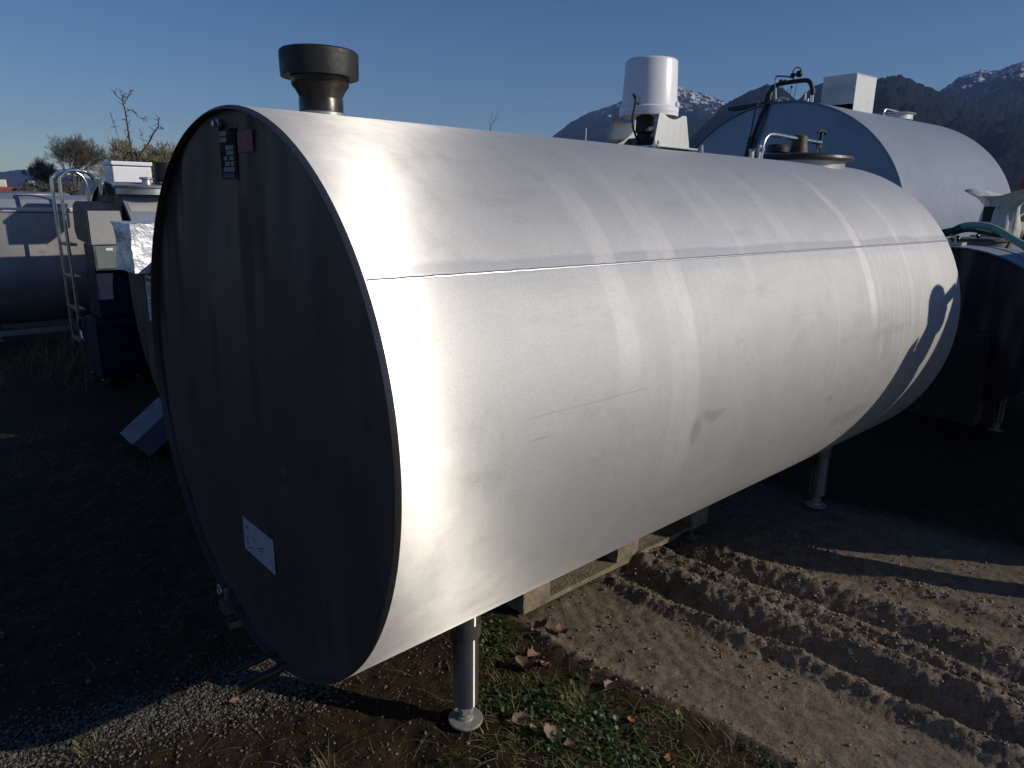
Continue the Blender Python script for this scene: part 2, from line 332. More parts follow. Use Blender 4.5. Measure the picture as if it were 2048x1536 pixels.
# ------------------------------------------------------------------ ground
def ground_h(x, y):
    x = np.asarray(x, float); y = np.asarray(y, float)
    q = .76 * x - .65 * y
    p = .65 * x + .76 * y + .05 * (fbm(q * 1.3, q * 0 + 3, 3, 5) - .5) * 2
    d = np.hypot(x, y - 2.5); near = 1 - sstep(6, 14, d)
    edge = p + .10 * (fbm(x * 3, y * 3, 3, 9) - .5)
    mud = sstep(1.76, 1.84, edge) * sstep(-1.62, -1.42, q + .12 * (fbm(x * 4, y * 4, 3, 2) - .5)) * (1 - sstep(3.72, 3.95, p + .1 * (fbm(x * 3, y * 3, 2, 8) - .5)))
    base = (fbm(x * .5, y * .5, 3, 21) - .5) * .05
    moss = (fbm(x * 7, y * 7, 5, 31, .6) - .5) * .030 + (fbm(x * 40, y * 40, 3, 33) - .5) * .010
    g = lambda c, wd: np.exp(-((p - c) / wd) ** 2)
    cl = 1.6 * (fbm(x * 36, y * 36, 5, 41, .75) - .40) + .7 * (fbm(x * 15, y * 15, 3, 44, .6) - .45)
    cl2 = fbm(x * 9, y * 9, 4, 43, .6)
    ridge = (g(1.80, .035) * .035 + g(2.31, .04) * .044 + g(2.54, .06) * .052 + g(2.68, .05) * .026 + g(2.90, .05) * .030 + g(3.18, .06) * .018) * (.35 + 1.3 * cl2) * .72
    rut = -.72 * (g(1.72, .05) * .03 * mud + g(2.42, .045) * .06 + g(2.78, .045) * .05 + g(2.61, .02) * .02 + g(3.06, .06) * .012)
    rough = (g(1.80, .06) + g(2.31, .06) + g(2.50, .13) + g(2.66, .10) + g(2.90, .08) + .5 * g(3.18, .08))
    lug = np.sin((q * .8 + (p - 2.03) * 1.1) * 2 * np.pi / .085) * .0013 * sstep(1.88, 1.93, p) * (1 - sstep(2.18, 2.24, p)) * sstep(.45, .6, fbm(x * 2.5, y * 2.5, 2, 55))
    mh = ridge + rut + lug + (fbm(p * 42, q * 5, 3, 61) - .5) * .009 + cl * (.005 + .020 * np.clip(rough, 0, 1)) + (fbm(x * 70, y * 70, 3, 47, .7) - .5) * .006 - .012
    h = base + moss * (1 - mud) + mh * mud
    # keep the stand places near level
    return h * near - .004, mud

def axis_pts(lo, hi, step, far, grow=1.12):
    a = list(np.arange(lo, hi, step)); s = step; v = hi; r = []
    while v < far: r.append(v); s *= grow; v += s
    s = step; v = lo - step; l = []
    while v > -far: l.append(v); s *= grow; v -= s
    return np.array(l[::-1] + a + r)
gx = axis_pts(-2.2, 2.9, .009, 14000); gy = axis_pts(1.45, 3.6, .009, 14000)
GX, GY = np.meshgrid(gx, gy); GH, GM = ground_h(GX, GY)
nx, ny = len(gx), len(gy)
ids = np.arange(nx * ny).reshape(ny, nx)
F = np.stack([ids[:-1, :-1], ids[:-1, 1:], ids[1:, 1:], ids[1:, :-1]], -1).reshape(-1, 4)

def ground_mat():
    m, nt, o = newmat('yard_ground'); b = N(nt, 'ShaderNodeBsdfPrincipled'); nt.links.new(b.outputs[0], o.inputs[0])
    at = N(nt, 'ShaderNodeAttribute', attribute_name='mud'); tc = N(nt, 'ShaderNodeTexCoord'); ob = tc.outputs['Object']
    n1 = noise(nt, ob, 1.7, 6, .65); n2 = noise(nt, ob, 14, 6, .7); n3 = noise(nt, ob, 90, 5, .7); n4 = noise(nt, ob, .012, 4)
    moss = ramp(nt, n1, [(.30, (.024, .021, .005)), (.45, (.030, .018, .005)), (.6, (.042, .021, .008)), (.75, (.028, .026, .006))])
    grit = ramp(nt, n2, [(.42, (.5, .5, .5)), (.62, (1.3, 1.25, 1.15))])
    mm = N(nt, 'ShaderNodeMixRGB', blend_type='MULTIPLY'); mm.inputs[0].default_value = 1; nt.links.new(moss, mm.inputs[1]); nt.links.new(grit, mm.inputs[2])
    mud = ramp(nt, n2, [(.3, (.118, .088, .060)), (.5, (.172, .132, .092)), (.7, (.240, .192, .140))])
    mg = N(nt, 'ShaderNodeMixRGB', blend_type='MULTIPLY'); mg.inputs[0].default_value = 1
    nt.links.new(mud, mg.inputs[1]); nt.links.new(ramp(nt, n3, [(.3, .6), (.7, 1.25)]), mg.inputs[2])
    mix = N(nt, 'ShaderNodeMixRGB'); nt.links.new(at.outputs['Fac'], mix.inputs[0]); nt.links.new(mm.outputs[0], mix.inputs[1]); nt.links.new(mg.outputs[0], mix.inputs[2])
    # far fields
    geo = N(nt, 'ShaderNodeNewGeometry'); ln = N(nt, 'ShaderNodeVectorMath', operation='LENGTH'); nt.links.new(geo.outputs['Position'], ln.inputs[0])
    mr = N(nt, 'ShaderNodeMapRange'); mr.inputs[1].default_value = 14; mr.inputs[2].default_value = 30; nt.links.new(ln.outputs['Value'], mr.inputs[0])
    fld = ramp(nt, n4, [(.4, (.05, .075, .02)), (.6, (.09, .09, .035))])
    mx2 = N(nt, 'ShaderNodeMixRGB'); nt.links.new(mr.outputs[0], mx2.inputs[0]); nt.links.new(mix.outputs[0], mx2.inputs[1]); nt.links.new(fld, mx2.inputs[2])
    nt.links.new(mx2.outputs[0], b.inputs['Base Color'])
    b.inputs['Roughness'].default_value = .8; b.inputs['Specular IOR Level'].default_value = .25
    bn = N(nt, 'ShaderNodeBump'); bn.inputs['Strength'].default_value = .8; bn.inputs['Distance'].default_value = .006
    nt.links.new(n3, bn.inputs['Height']); nt.links.new(bn.outputs[0], b.inputs['Normal']); return m
ground = fromarrays('ground', np.stack([GX, GY, GH], -1).reshape(-1, 3), F, ground_mat(), smooth=True)
at = ground.data.attributes.new('mud', 'FLOAT', 'POINT'); at.data.foreach_set('value', GM.ravel().astype(np.float32))
tag(ground, kind='structure')
def gz(x, y): return float(ground_h(np.array([x]), np.array([y]))[0][0])

# ------------------------------------------------------------------ loose ground cover
def scatter(name, pts, size, shape, mat, label, cat, flat=.6, sink=.3):
    """shape: template verts, tri faces; many copies in one mesh"""
    TV, TF = shape; n = len(pts); V = np.repeat(TV[None], n, 0) * np.ones((n, 1, 1))
    V = V * (1 + .8 * (rng.random((n, len(TV), 1)) - .5)) * np.stack([.7 + .6 * rng.random(n), .7 + .6 * rng.random(n), flat * (.6 + .8 * rng.random(n))], -1)[:, None]
    V = V * size[:, None, None]
    a = rng.random(n) * 2 * np.pi; c, s = np.cos(a), np.sin(a)
    X = V[..., 0] * c[:, None] - V[..., 1] * s[:, None]; Y = V[..., 0] * s[:, None] + V[..., 1] * c[:, None]
    tl = (rng.random(n) - .5) * .8; Z = V[..., 2] + X * tl[:, None]
    hh, _ = ground_h(pts[:, 0], pts[:, 1])
    X += pts[:, 0, None]; Y += pts[:, 1, None]; Z += (hh + size * flat * (1 - 2 * sink) * .5)[:, None]
    V = np.stack([X, Y, Z], -1).reshape(-1, 3); Fa = (TF[None] + (np.arange(n) * len(TV))[:, None, None]).reshape(-1, 3)
    return tag(fromarrays(name, V, Fa, mat), label, cat, kind='stuff')
def ico():
    bm = bmesh.new(); bmesh.ops.create_icosphere(bm, subdivisions=1, radius=.5)
    V = np.array([v.co[:] for v in bm.verts]); F = np.array([[v.index for v in f.verts] for f in bm.faces]); bm.free(); return V, F
ICO = ico()
def ptsin(n, x0, x1, y0, y1, dens):
    x = x0 + (x1 - x0) * rng.random(n); y = y0 + (y1 - y0) * rng.random(n)
    k = rng.random(n) < dens(x, y); return np.stack([x[k], y[k]], -1)
def d_gravel(x, y):
    p = .65 * x + .76 * y
    _, mud = ground_h(x, y)
    # strip of pale gravel crossing the near left, thin gravel elsewhere
    band = np.exp(-((y - (2.52 + .62 * x) - .12 * (fbm(x * 4, y * 4, 3, 71) - .5)) / .17) ** 2) * (x < -.55)
    under = .25 * np.exp(-((x + .25) / .35) ** 2 - ((y - 2.15) / .3) ** 2)
    pat = sstep(.5, .7, fbm(x * 1.6, y * 1.6, 4, 73)) * .12
    return np.clip(band + under + pat + .035, 0, 1) * (1 - mud)
P1 = np.concatenate([ptsin(70000, -3.4, 1.6, 1.3, 4.6, d_gravel), ptsin(60000, -2.0, -.5, 1.35, 2.4, lambda x, y: d_gravel(x, y) ** 2 * (x < -.5))])
scatter('gravel', P1, .004 + .009 * rng.random(len(P1)) ** 2.5, ICO, M['stone'], 'pale gravel lying loose over the mossy yard in front of the dark tank end', 'gravel')
def d_clod(x, y):
    p = .65 * x + .76 * y; r = sum(np.exp(-((p - c) / w_) ** 2) for c, w_ in ((1.80, .06), (2.31, .05), (2.55, .12), (2.70, .08), (2.90, .07), (3.2, .08)))
    return ground_h(x, y)[1] * np.clip(.10 + .9 * r + .25 * sstep(.5, .62, fbm(x * 5, y * 5, 3, 81)), 0, 1)
P2 = ptsin(38000, -.2, 3.2, 1.4, 3.9, d_clod)
scatter('mud_clods', P2, .003 + .013 * rng.random(len(P2)) ** 4, ICO, M['clod'], 'small clods and grit thrown up along the muddy wheel ruts', 'mud clods', flat=.8, sink=.35)

def blades(name, pts, L, W, mat, label, cat, droop=.6, up=.8):
    n = len(pts); a = rng.random(n) * 2 * np.pi; dx, dy = np.cos(a), np.sin(a); px, py = -dy, dx
    el = up * (.5 + .6 * rng.random(n)); hh, _ = ground_h(pts[:, 0], pts[:, 1]); V = []
    for i, t in enumerate((0, .35, .7, 1.0)):
        out = L * t * np.cos(el) * (1 + droop * t * .3); z = L * (t * np.sin(el) - droop * t * t * .45)
        wd = W * (1 - t ** 1.6) * .5 + .0002
        cx = pts[:, 0] + dx * out; cy = pts[:, 1] + dy * out; cz = hh + np.maximum(z, .001) - .002
        V.append(np.stack([cx + px * wd, cy + py * wd, cz], -1)); V.append(np.stack([cx - px * wd, cy - py * wd, cz], -1))
    V = np.stack(V, 1).reshape(-1, 3); T = np.array([[0, 1, 3, 2], [2, 3, 5, 4], [4, 5, 7, 6]])
    Fa = (T[None] + (np.arange(n) * 8)[:, None, None]).reshape(-1, 4)
    return tag(fromarrays(name, V, Fa, mat), label, cat, kind='stuff')
def d_grass(x, y):
    _, mud = ground_h(x, y); e = .65 * x + .76 * y
    return sstep(-.22, .0, x) * (1 - mud) * (e < 1.80) * sstep(.42, .58, fbm(x * 5, y * 5, 3, 91))
PG = ptsin(5000, -.3, .9, 1.45, 2.55, d_grass)
blades('grass', PG, .02 + .045 * rng.random(len(PG)), .0018 + .0012 * rng.random(len(PG)), M['grassg'], 'thin green and straw grass growing beside the steel leg', 'grass')
# low weeds: rosettes of oval leaves
def rosettes(name, centres, mat, label, cat, rad=.018, k=7):
    V = []; Fa = []; b = 0
    for (x, y) in centres:
        z = gz(x, y); rr = rad * (.35 + 1.0 * random.random())
        for i in range(k):
            a = random.random() * 6.28; e = .3 + .8 * random.random(); L = rr * (.6 + .7 * random.random()); wd = L * .24
            d = Vector((math.cos(a) * math.cos(e), math.sin(a) * math.cos(e), math.sin(e))); s = Vector((-math.sin(a), math.cos(a), 0)); nrm = d.cross(s)
            o = Vector((x, y, z + .004 * random.random()))
            for t, ww in ((0.1, .15), (.45, .9), (.75, 1), (1, .1)):
                c = o + d * L * t - Vector((0, 0, 1)) * L * .25 * t * t
                V += [c - s * wd * ww, c + s * wd * ww]
            for j in range(3): Fa.append([b + 2 * j, b + 2 * j + 1, b + 2 * j + 3, b + 2 * j + 2])
            b += 8
    return tag(fromarrays(name, [tuple(v) for v in V], Fa, mat), label, cat, kind='stuff')
PW = ptsin(5200, -.25, .95, 1.45, 2.55, lambda x, y: d_grass(x, y) * sstep(.40, .62, fbm(x * 3.3 + 4, y * 3.3, 3, 95)))
PW2 = ptsin(500, -1.9, -.2, 1.45, 2.2, lambda x, y: sstep(.62, .72, fbm(x * 3, y * 3, 3, 97)))
PW3 = ptsin(600, .3, 1.0, 2.5, 3.2, lambda x, y: sstep(.5, .6, fbm(x * 5, y * 5, 3, 98)))
rosettes('weeds', np.concatenate([PW[:800], PW2, PW3]), M['leafgreen'], 'low green weeds carpeting the ground right of the near steel leg', 'weeds')
PM = ptsin(42000, -2.3, .9, 1.4, 3.4, lambda x, y: (1 - ground_h(x, y)[1]) * (.2 + .8 * sstep(.4, .6, fbm(x * 6, y * 6, 3, 99))))
blades('moss', PM, .005 + .009 * rng.random(len(PM)), .0025 + .002 * rng.random(len(PM)), M['mossb'], 'brown and green moss tufts covering the yard', 'moss', droop=.3, up=1.1)
PS = ptsin(420, -1.5, 1.0, 1.45, 2.6, lambda x, y: 1 - ground_h(x, y)[1])
blades('straw', PS, .04 + .10 * rng.random(len(PS)), .0014 + .001 * rng.random(len(PS)), M['straw'], 'dry straw stalks lying over moss and weeds in the foreground', 'straw', droop=.9, up=.5)
def tuft(x, y, n, L, label, mat='grassg'):
    pts = np.stack([x + .022 * np.clip(rng.standard_normal(n), -2, 2), y + .022 * np.clip(rng.standard_normal(n), -2, 2)], -1)
    o = blades('grass_tuft', pts, L * (.5 + .7 * rng.random(n)), .002 + .0014 * rng.random(n), M[mat], label, 'grass tuft', droop=.7, up=1.2)
    del o['kind']; return o
tuft(.22, 1.93, 110, .09, 'large grass tuft with yellow blades between the steel leg and the mud track')
tuft(-.52, 1.645, 70, .075, 'pale straw tuft at the bottom edge of the photo below the dark tank end', 'straw')
tuft(-1.21, 1.70, 60, .06, 'green grass tuft growing in the pale gravel strip')
tuft(.02, 2.20, 60, .05, 'short green tuft just behind the near steel leg')
# dry weeds far left, in front of the left vat
pts = ptsin(260, -4.6, -3.4, 5.4, 7.2, lambda x, y: x * 0 + 1)
blades('dry_weeds', pts, .12 + .30 * rng.random(len(pts)), .004 + .003 * rng.random(len(pts)), M['straw'], 'brown dead weeds standing before the dented vat at the left', 'weeds', droop=.4, up=1.2)
pts = ptsin(9000, -4.8, -1.6, 3.6, 7.6, lambda x, y: .25 + .75 * sstep(.45, .6, fbm(x * 2, y * 2, 3, 15)))
blades('brown_ground_litter', pts, .02 + .05 * rng.random(len(pts)), .003 + .003 * rng.random(len(pts)), leafmat('litter', (.06, .02, .007), (.17, .065, .025), 0), 'reddish brown litter covering the ground between left vats and big tank', 'plant litter', droop=.5, up=.8)

def leaf(x, y, L, az, curl, label, tint):
    bm = bmesh.new(); nU, nV = 8, 5; vs = []
    for i in range(nU + 1):
        t = i / nU; wd = (math.sin(math.pi * min(1, t ** .8)) ** .7) * .36 * (1 + .18 * math.sin(i * 2.4 + x * 40))
        r = []
        for j in range(nV):
            v = j / (nV - 1) * 2 - 1
            px = t - .5; py = v * wd
            pz = curl * (px * px * 1.5) + abs(v) ** 1.5 * wd * (.7 + .3 * math.sin(3 * t + y * 9)) + .04 * math.sin(7 * t + 5 * v)
            r.append(bm.verts.new((px * L, py * L, pz * L)))
        vs.append(r)
    for i in range(nU):
        for j in range(nV - 1): bm.faces.new((vs[i][j], vs[i + 1][j], vs[i + 1][j + 1], vs[i][j + 1]))
    tube(bm, [(-.5 * L, 0, curl * .37 * L), (-.62 * L, .03 * L, curl * .5 * L), (-.75 * L, .05 * L, curl * .6 * L)], .0012, 5)
    o = link('dead_leaf', bm, tint, smooth=True, ang=180)
    o.location = (x, y, gz(x, y) + .006); o.rotation_euler = (random.uniform(-.35, .35), random.uniform(-.35, .35), az)
    return tag(o, label, 'dead leaf', 'dead leaves lying on the ground')
lt = [simple('leaf_brown', (.15, .075, .05), .7, var=.4, vscale=60), simple('leaf_pale', (.22, .14, .09), .7, var=.3, vscale=60), simple('leaf_orange', (.30, .11, .035), .7, var=.3, vscale=60)]
for a in [(.05, 2.12, .075, 2.3, .5, 'long folded brown leaf right of the near leg, below a thinner one', 0), (.095, 2.175, .06, .6, .3, 'thin brown leaf angled above the folded one beside the near leg', 0),
          (.135, 2.13, .045, 1.2, .6, 'small orange leaf right of the two brown leaves near the leg', 2), (.045, 1.86, .06, .3, .4, 'crumpled pale leaf just right of the round foot', 1),
          (.14, 1.785, .065, -.4, .7, 'pale curled leaf low in the weeds under the grass tuft', 1), (.19, 1.745, .06, 1.9, .8, 'upright brown leaf at the bottom right of the curled pale leaf', 0),
          (.345, 2.01, .055, .9, .3, 'pale crinkled leaf beside the bank of the mud track', 1), (.385, 1.855, .035, 1.6, .5, 'small bright orange leaf standing in the weeds near the mud edge', 2),
          (.40, 1.81, .03, .2, .2, 'tiny pale tan leaf below the bright orange one', 1), (.085, 1.81, .04, 2.5, .3, 'small tan leaf between round foot and curled leaf', 1),
          (.13, 2.36, .075, .5, .7, 'brown curled leaf lying under the pallet corner', 0), (.20, 2.34, .06, 2.0, .9, 'brown leaf standing on the mud bank beside the pallet corner', 0),
          (-.86, 1.915, .045, .2, .15, 'flat pale leaf on moss in front of the leg shadow', 1), (.48, 1.71, .05, 1.3, .4, 'orange brown leaf at the bottom edge near the mud bank', 2)]:
    leaf(*a[:6], lt[a[6]])

# ------------------------------------------------------------------ main tank
def ring_profile(a, b, zc, n=96, e=2.0):
    out = []
    for k in range(n):
        t = 2 * math.pi * k / n; c, s = math.cos(t), math.sin(t)
        out.append((a * abs(c) ** (2 / e) * (1 if c >= 0 else -1), zc + b * abs(s) ** (2 / e) * (1 if s >= 0 else -1)))
    return out
def extrude_rings(bm, rings):
    """rings: list of (profile, y)"""
    L = [[bm.verts.new((u, y, z)) for u, z in pr] for pr, y in rings]; n = len(L[0])
    for A, B in zip(L, L[1:]):
        for k in range(n): bm.faces.new((A[k], A[(k + 1) % n], B[(k + 1) % n], B[k]))
    return L
def scaled(pr, f, zc): return [(u * f, zc + (z - zc) * f) for u, z in pr]
def shell_and_caps(t, a, b, zc, L, msh, mcap, mrim, dish=.03, lip=.012, e=2.0, n=128, wall=.012):
    pr = ring_profile(a, b, zc, n, e)
    bm = bmesh.new(); ys = [0.0] + [L * i / 24 for i in range(1, 24)] + [L]
    extrude_rings(bm, [(pr, y) for y in ys])
    link('shell', bm, msh, t, smooth=True)
    for y0, sg in ((0, 1), (L, -1)):
        k = wall / min(a, b)
        bm = bmesh.new()
        extrude_rings(bm, [(pr, y0 + sg * .0005), (scaled(pr, 1 - k * .2, zc), y0 - sg * .003), (scaled(pr, 1 - k * .85, zc), y0 - sg * .010), (scaled(pr, 1 - k, zc), y0 - sg * .0095), (scaled(pr, 1 - k, zc), y0 + sg * lip)])
        link('rim', bm, mrim, t, smooth=True, ang=50)
        bm = bmesh.new()
        rr = [(scaled(pr, (1 - k) * f, zc), y0 + sg * (lip - dish * (1 - f * f) + (0 if f < 1 else .0))) for f in (1.0, .985, .95, .85, .7, .5, .3, .12)]
        Ls = extrude_rings(bm, rr); bm.faces.new(Ls[-1])
        link('end_panel', bm, mcap, t, smooth=True, ang=60)
def leg(t, u, s, top, r, foot_r, nm='leg'):
    bm = bmesh.new()
    lathe(bm, [(r * .85, .062), (r * .97, .066), (r, .074), (r, top), ], (u, s, 0), 32)
    lathe(bm, [(r * 1.1, top - .05), (r * 1.12, top - .045), (r * 1.12, top)], (u, s, 0), 32)
    lg = link(nm, bm, M['legm'], t, smooth=True)
    bm = bmesh.new(); lathe(bm, [(r * 1.14, top - .075), (r * 1.16, top - .070), (r * 1.16, top - .03)], (u, s, 0), 28); link('saddle_plate', bm, M['rim'], lg, smooth=True)
    bm = bmesh.new()
    lathe(bm, [(foot_r, .001), (foot_r * 1.01, .003), (foot_r, .007), (foot_r * .97, .008), (.024, .009), (.022, .016), (.015, .018), (.015, .064)], (u, s, 0), 40)
    lathe(bm, [(.024, .030), (.024, .046)], (u, s, 0), 6)
    link('foot', bm, M['footm'], lg, smooth=True, ang=25)
    return lg

T = empty('milk_tank', C0, -AZ, 'big brushed steel cylindrical milk tank filling the foreground, on four legs', 'milk tank')
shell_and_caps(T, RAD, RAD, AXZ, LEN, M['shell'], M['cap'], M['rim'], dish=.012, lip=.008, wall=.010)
# weld seam: the upper sheet laps over the lower one
bm = bmesh.new(); th0 = math.asin((1.398 - AXZ) / RAD)
for (th, dr, w_) in ((th0, .0012, .0035),):
    pr = []
    for k in range(9):
        a = th + (k / 8 - .5) * w_ / RAD * 2; pr.append((a, dr * math.sin(math.pi * k / 8)))
    V = []
    for i in range(161):
        y = .004 + (LEN - .008) * i / 160; j = .0006 * math.sin(i * 1.7) + .0004 * math.sin(i * 4.1)
        V.append([bm.verts.new(((RAD + d + .0004) * math.cos(a + j), y, AXZ + (RAD + d + .0004) * math.sin(a + j))) for a, d in pr])
    for A, B in zip(V, V[1:]):
        for k in range(8): bm.faces.new((A[k], A[k + 1], B[k + 1], B[k]))
link('weld_seam', bm, M['steel'], T, smooth=True, ang=180)
for (u, s) in ((.37, .46), (-.37, .46), (.33, 2.88), (-.37, 2.88)):
    top = AXZ - math.sqrt(RAD ** 2 - u * u) + .02
    leg(T, u, s, top, .039, .053)
ZT = AXZ + RAD
# vent
bm = bmesh.new(); lathe(bm, [(r_ * .92, z_ * .86) for r_, z_ in ((.062, -.012), (.062, .045), (.060, .05), (.063, .058), (.070, .072), (.079, .083), (.081, .095), (.081, .14))], (0, .265, ZT), 48, capt=True)
vp = link('vent_pipe', bm, M['bronze'], T, smooth=True)
bm = bmesh.new(); lathe(bm, [(r_ * .91, z_ * .86) for r_, z_ in ((.102, .108), (.109, .107), (.1095, .112), (.111, .170), (.110, .178), (.104, .183), (.0, .186))], (0, .265, ZT), 56, capt=False)
vc = link('vent_cap', bm, M['blackcap'], vp, smooth=True)
bm = bmesh.new(); lathe(bm, [(.062, -.01), (.062, .005), (.058, .007)], (0, .265, ZT), 48); link('vent_collar', bm, M['steel'], T, smooth=True)
bm = bmesh.new(); lathe(bm, [(.007, 0), (.007, .004), (.004, .006)], (0, .13, ZT - .001), 12); link('screw', bm, M['black'], T)
# agitator bracket
def trap(bm, u, s0, s1, s0t, s1t, z0, z1, th, notch=0.0):
    n = 14; top = []; bot = []
    for k in range(n + 1):
        t = k / n; st = s0t + (s1t - s0t) * t; sb = s0 + (s1 - s0) * t
        top.append((st, z1 - notch * math.sin(math.pi * min(1, max(0, (t - .15) / .7))) ** .8)); bot.append((sb, z0))
    vs = {}
    for side, uu in ((0, u - th / 2), (1, u + th / 2)):
        vs[side] = ([bm.verts.new((uu, a, b)) for a, b in top], [bm.verts.new((uu, a, b)) for a, b in bot])
    for k in range(n):
        bm.faces.new((vs[0][0][k], vs[0][0][k + 1], vs[0][1][k + 1], vs[0][1][k])); bm.faces.new((vs[1][0][k], vs[1][1][k], vs[1][1][k + 1], vs[1][0][k + 1]))
        bm.faces.new((vs[0][0][k], vs[1][0][k], vs[1][0][k + 1], vs[0][0][k + 1])); bm.faces.new((vs[0][1][k], vs[0][1][k + 1], vs[1][1][k + 1], vs[1][1][k]))
    for k in (0, n): bm.faces.new((vs[0][0][k], vs[0][1][k], vs[1][1][k], vs[1][0][k]))
zb = ZT - .008
br = bmesh.new(); box(br, (0, 1.66, zb + .004), (.30, .26, .006)); brk = link('agitator_bracket', br, M['steel'], T, bevel=.001)
for sg in (-1, 1):
    bm = bmesh.new(); trap(bm, sg * .115, 1.55, 1.78, 1.575, 1.745, zb + .006, zb + .125, .004, .018); link('bracket_plate', bm, M['bright'] if sg > 0 else M['steel'], brk)  # sunward plate gets the lighter steel, its sunlight put into the material
bm = bmesh.new(); box(bm, (-.03, 1.70, zb + .03), (.20, .004, .05), Matrix.Rotation(.5, 3, 'X')); link('cross_plate', bm, M['steel'], brk)
bm = bmesh.new(); lathe(bm, [(.045, .006), (.045, .02), (.03, .03), (.028, .06), (.035, .065), (.035, .12), (.02, .13)], (.0, 1.64, zb), 24); mo = link('agitator_motor', bm, M['black'], T, smooth=True)
bm = bmesh.new(); tube(bm, smooth_path([(.03, 1.56, zb + .15), (.02, 1.535, zb + .19), (.045, 1.52, zb + .17), (.03, 1.525, zb + .10), (.02, 1.56, zb + .05), (.01, 1.60, zb + .03)]), .004, 8); link('cable', bm, M['black'], mo, smooth=True)
for (u, s) in ((.13, 1.56), (.14, 1.83), (.135, 1.53)):
    bm = bmesh.new(); lathe(bm, [(.009, 0), (.009, .014)], (u, s, ZT - .012), 6); lathe(bm, [(.005, .014), (.005, .028)], (u, s, ZT - .012), 10); link('bolt', bm, M['steel'], brk)
# bucket (separate thing resting over the motor)
BKS = .885
Bk = empty('plastic_bucket', row(0, 1.66, ZT + .115), -AZ, 'white plastic bucket turned upside down over the motor bracket on the big tank', 'bucket')
bm = bmesh.new(); lathe(bm, [(.117, .0), (.128, .0), (.1285, .012), (.126, .014), (.1285, .016), (.1285, .034), (.124, .036), (.122, .040), (.1205, .04), (.1115, .222), (.109, .228), (.104, .231), (.098, .229), (0, .229)], (0, 0, 0), 64, capb=False, capt=False)
lathe(bm, [(.117, .0), (.114, .04), (.106, .22), (0, .222)], (0, 0, 0), 64, capb=False, capt=False)
link('bucket_body', bm, M['white'], Bk, smooth=True, ang=40)
for a in (R_(200), R_(20)):
    bm = bmesh.new(); lathe(bm, [(.014, -.006), (.014, .004), (.010, .008)], (.124 * math.cos(a), .124 * math.sin(a), .045), 16, axis=Vector((math.cos(a), math.sin(a), 0))); link('handle_lug', bm, M['white'], Bk, smooth=True)
Bk.scale = (BKS, BKS, BKS)
# manhole
MS = 2.93
bm = bmesh.new(); lathe(bm, [(.212, -.03), (.212, .018), (.215, .022)], (0, MS, ZT), 64, capb=False); mh = link('manhole_neck', bm, M['steel'], T, smooth=True)
bm = bmesh.new(); lathe(bm, [(.238, .008), (.245, .009), (.249, .018), (.246, .030), (.238, .036), (.20, .040), (.10, .048), (0, .050)], (0, MS, ZT), 64, capt=False); ld = link('manhole_lid', bm, simple('dark_lid', (.018, .015, .016), .5, 0.0, var=.3), mh, smooth=True)
bm = bmesh.new(); tube(bm, smooth_path([(0, 2.535, ZT + .0), (0, 2.540, ZT + .06), (0, 2.565, ZT + .10), (0, 2.62, ZT + .118), (0, 2.8, ZT + .116), (0, 3.13, ZT + .112)], 8), .0115, 14); lv = link('lever_bar', bm, M['chrome'], mh, smooth=True)
bm = bmesh.new(); lathe(bm, [(.045, .05), (.040, .08), (.036, .128), (.030, .134)], (0, 2.90, ZT), 32); link('pivot_boss', bm, M['olive'], lv, smooth=True)
bm = bmesh.new(); box(bm, (.0, 2.53, ZT + .03), (.010, .035, .07)); box(bm, (-.045, 2.53, ZT + .022), (.010, .03, .05)); tube(bm, [(-.06, 2.53, ZT + .045), (.018, 2.53, ZT + .045)], .006, 10); lathe(bm, [(.012, 0), (.012, .008)], (.006, 2.53, ZT + .045), 6, axis=Vector((1, 0, 0)))
link('hinge', bm, M['steel'], mh)
bm = bmesh.new(); lathe(bm, [(.055, .05), (.055, .072), (.045, .085), (.02, .088)], (-.06, 2.80, ZT), 24); link('sight_cap', bm, M['black'], ld, smooth=True)
bm = bmesh.new()
box(bm, (0, 3.12, ZT + .105), (.016, .028, .04)); box(bm, (0, 3.13, ZT + .14), (.014, .014, .05)); tube(bm, smooth_path([(0, 3.085, ZT + .160), (0, 3.10, ZT + .170), (0, 3.13, ZT + .173), (0, 3.16, ZT + .170), (0, 3.178, ZT + .160)]), [.006] * 6 + [.008] * 12 + [.009] * 6 + [.006], 10)
tube(bm, [(0, 3.105, ZT + .10), (0, 3.09, ZT + .045)], .004, 8); tube(bm, [(0, 3.135, ZT + .10), (0, 3.138, ZT + .045)], .0045, 8)
link('latch_knob', bm, M['black'], lv, bevel=.002)
# cap details (local y slightly negative = proud of the dark end)
def plate(name, u0, u1, z0, z1, mt, parent, y=-.0075, th=.001, bevel=0):
    bm = bmesh.new(); box(bm, ((u0 + u1) / 2, y, (z0 + z1) / 2), (u1 - u0, th, z1 - z0)); return link(name, bm, mt, parent, bevel=bevel)
def YC_(u, z): return .008 - .012 * (1 - ((u * u + (z - AXZ) ** 2) / (RAD - .014) ** 2))
rp = plate('rating_plate', -.034, .058, 1.590, 1.706, simple('plate_base', (.02, .012, .013), .7, spec=.1), T, YC_(.0, 1.6) - .0010)
plate('plate_corner', .020, .052, 1.668, 1.703, M['maroon'], rp, YC_(.0, 1.6) - .0020)
for (a, b, c, d) in ((-.030, .014, 1.690, 1.701), (-.032, .014, 1.676, 1.687), (.004, .052, 1.657, 1.667), (.006, .052, 1.645, 1.655), (-.012, .010, 1.633, 1.642), (.024, .052, 1.633, 1.642), (-.006, .024, 1.620, 1.630), (.030, .052, 1.620, 1.630), (-.018, .052, 1.606, 1.617)):
    plate('plate_field', a, b, c, d, M['platew'], rp, YC_(.0, 1.6) - .0020)
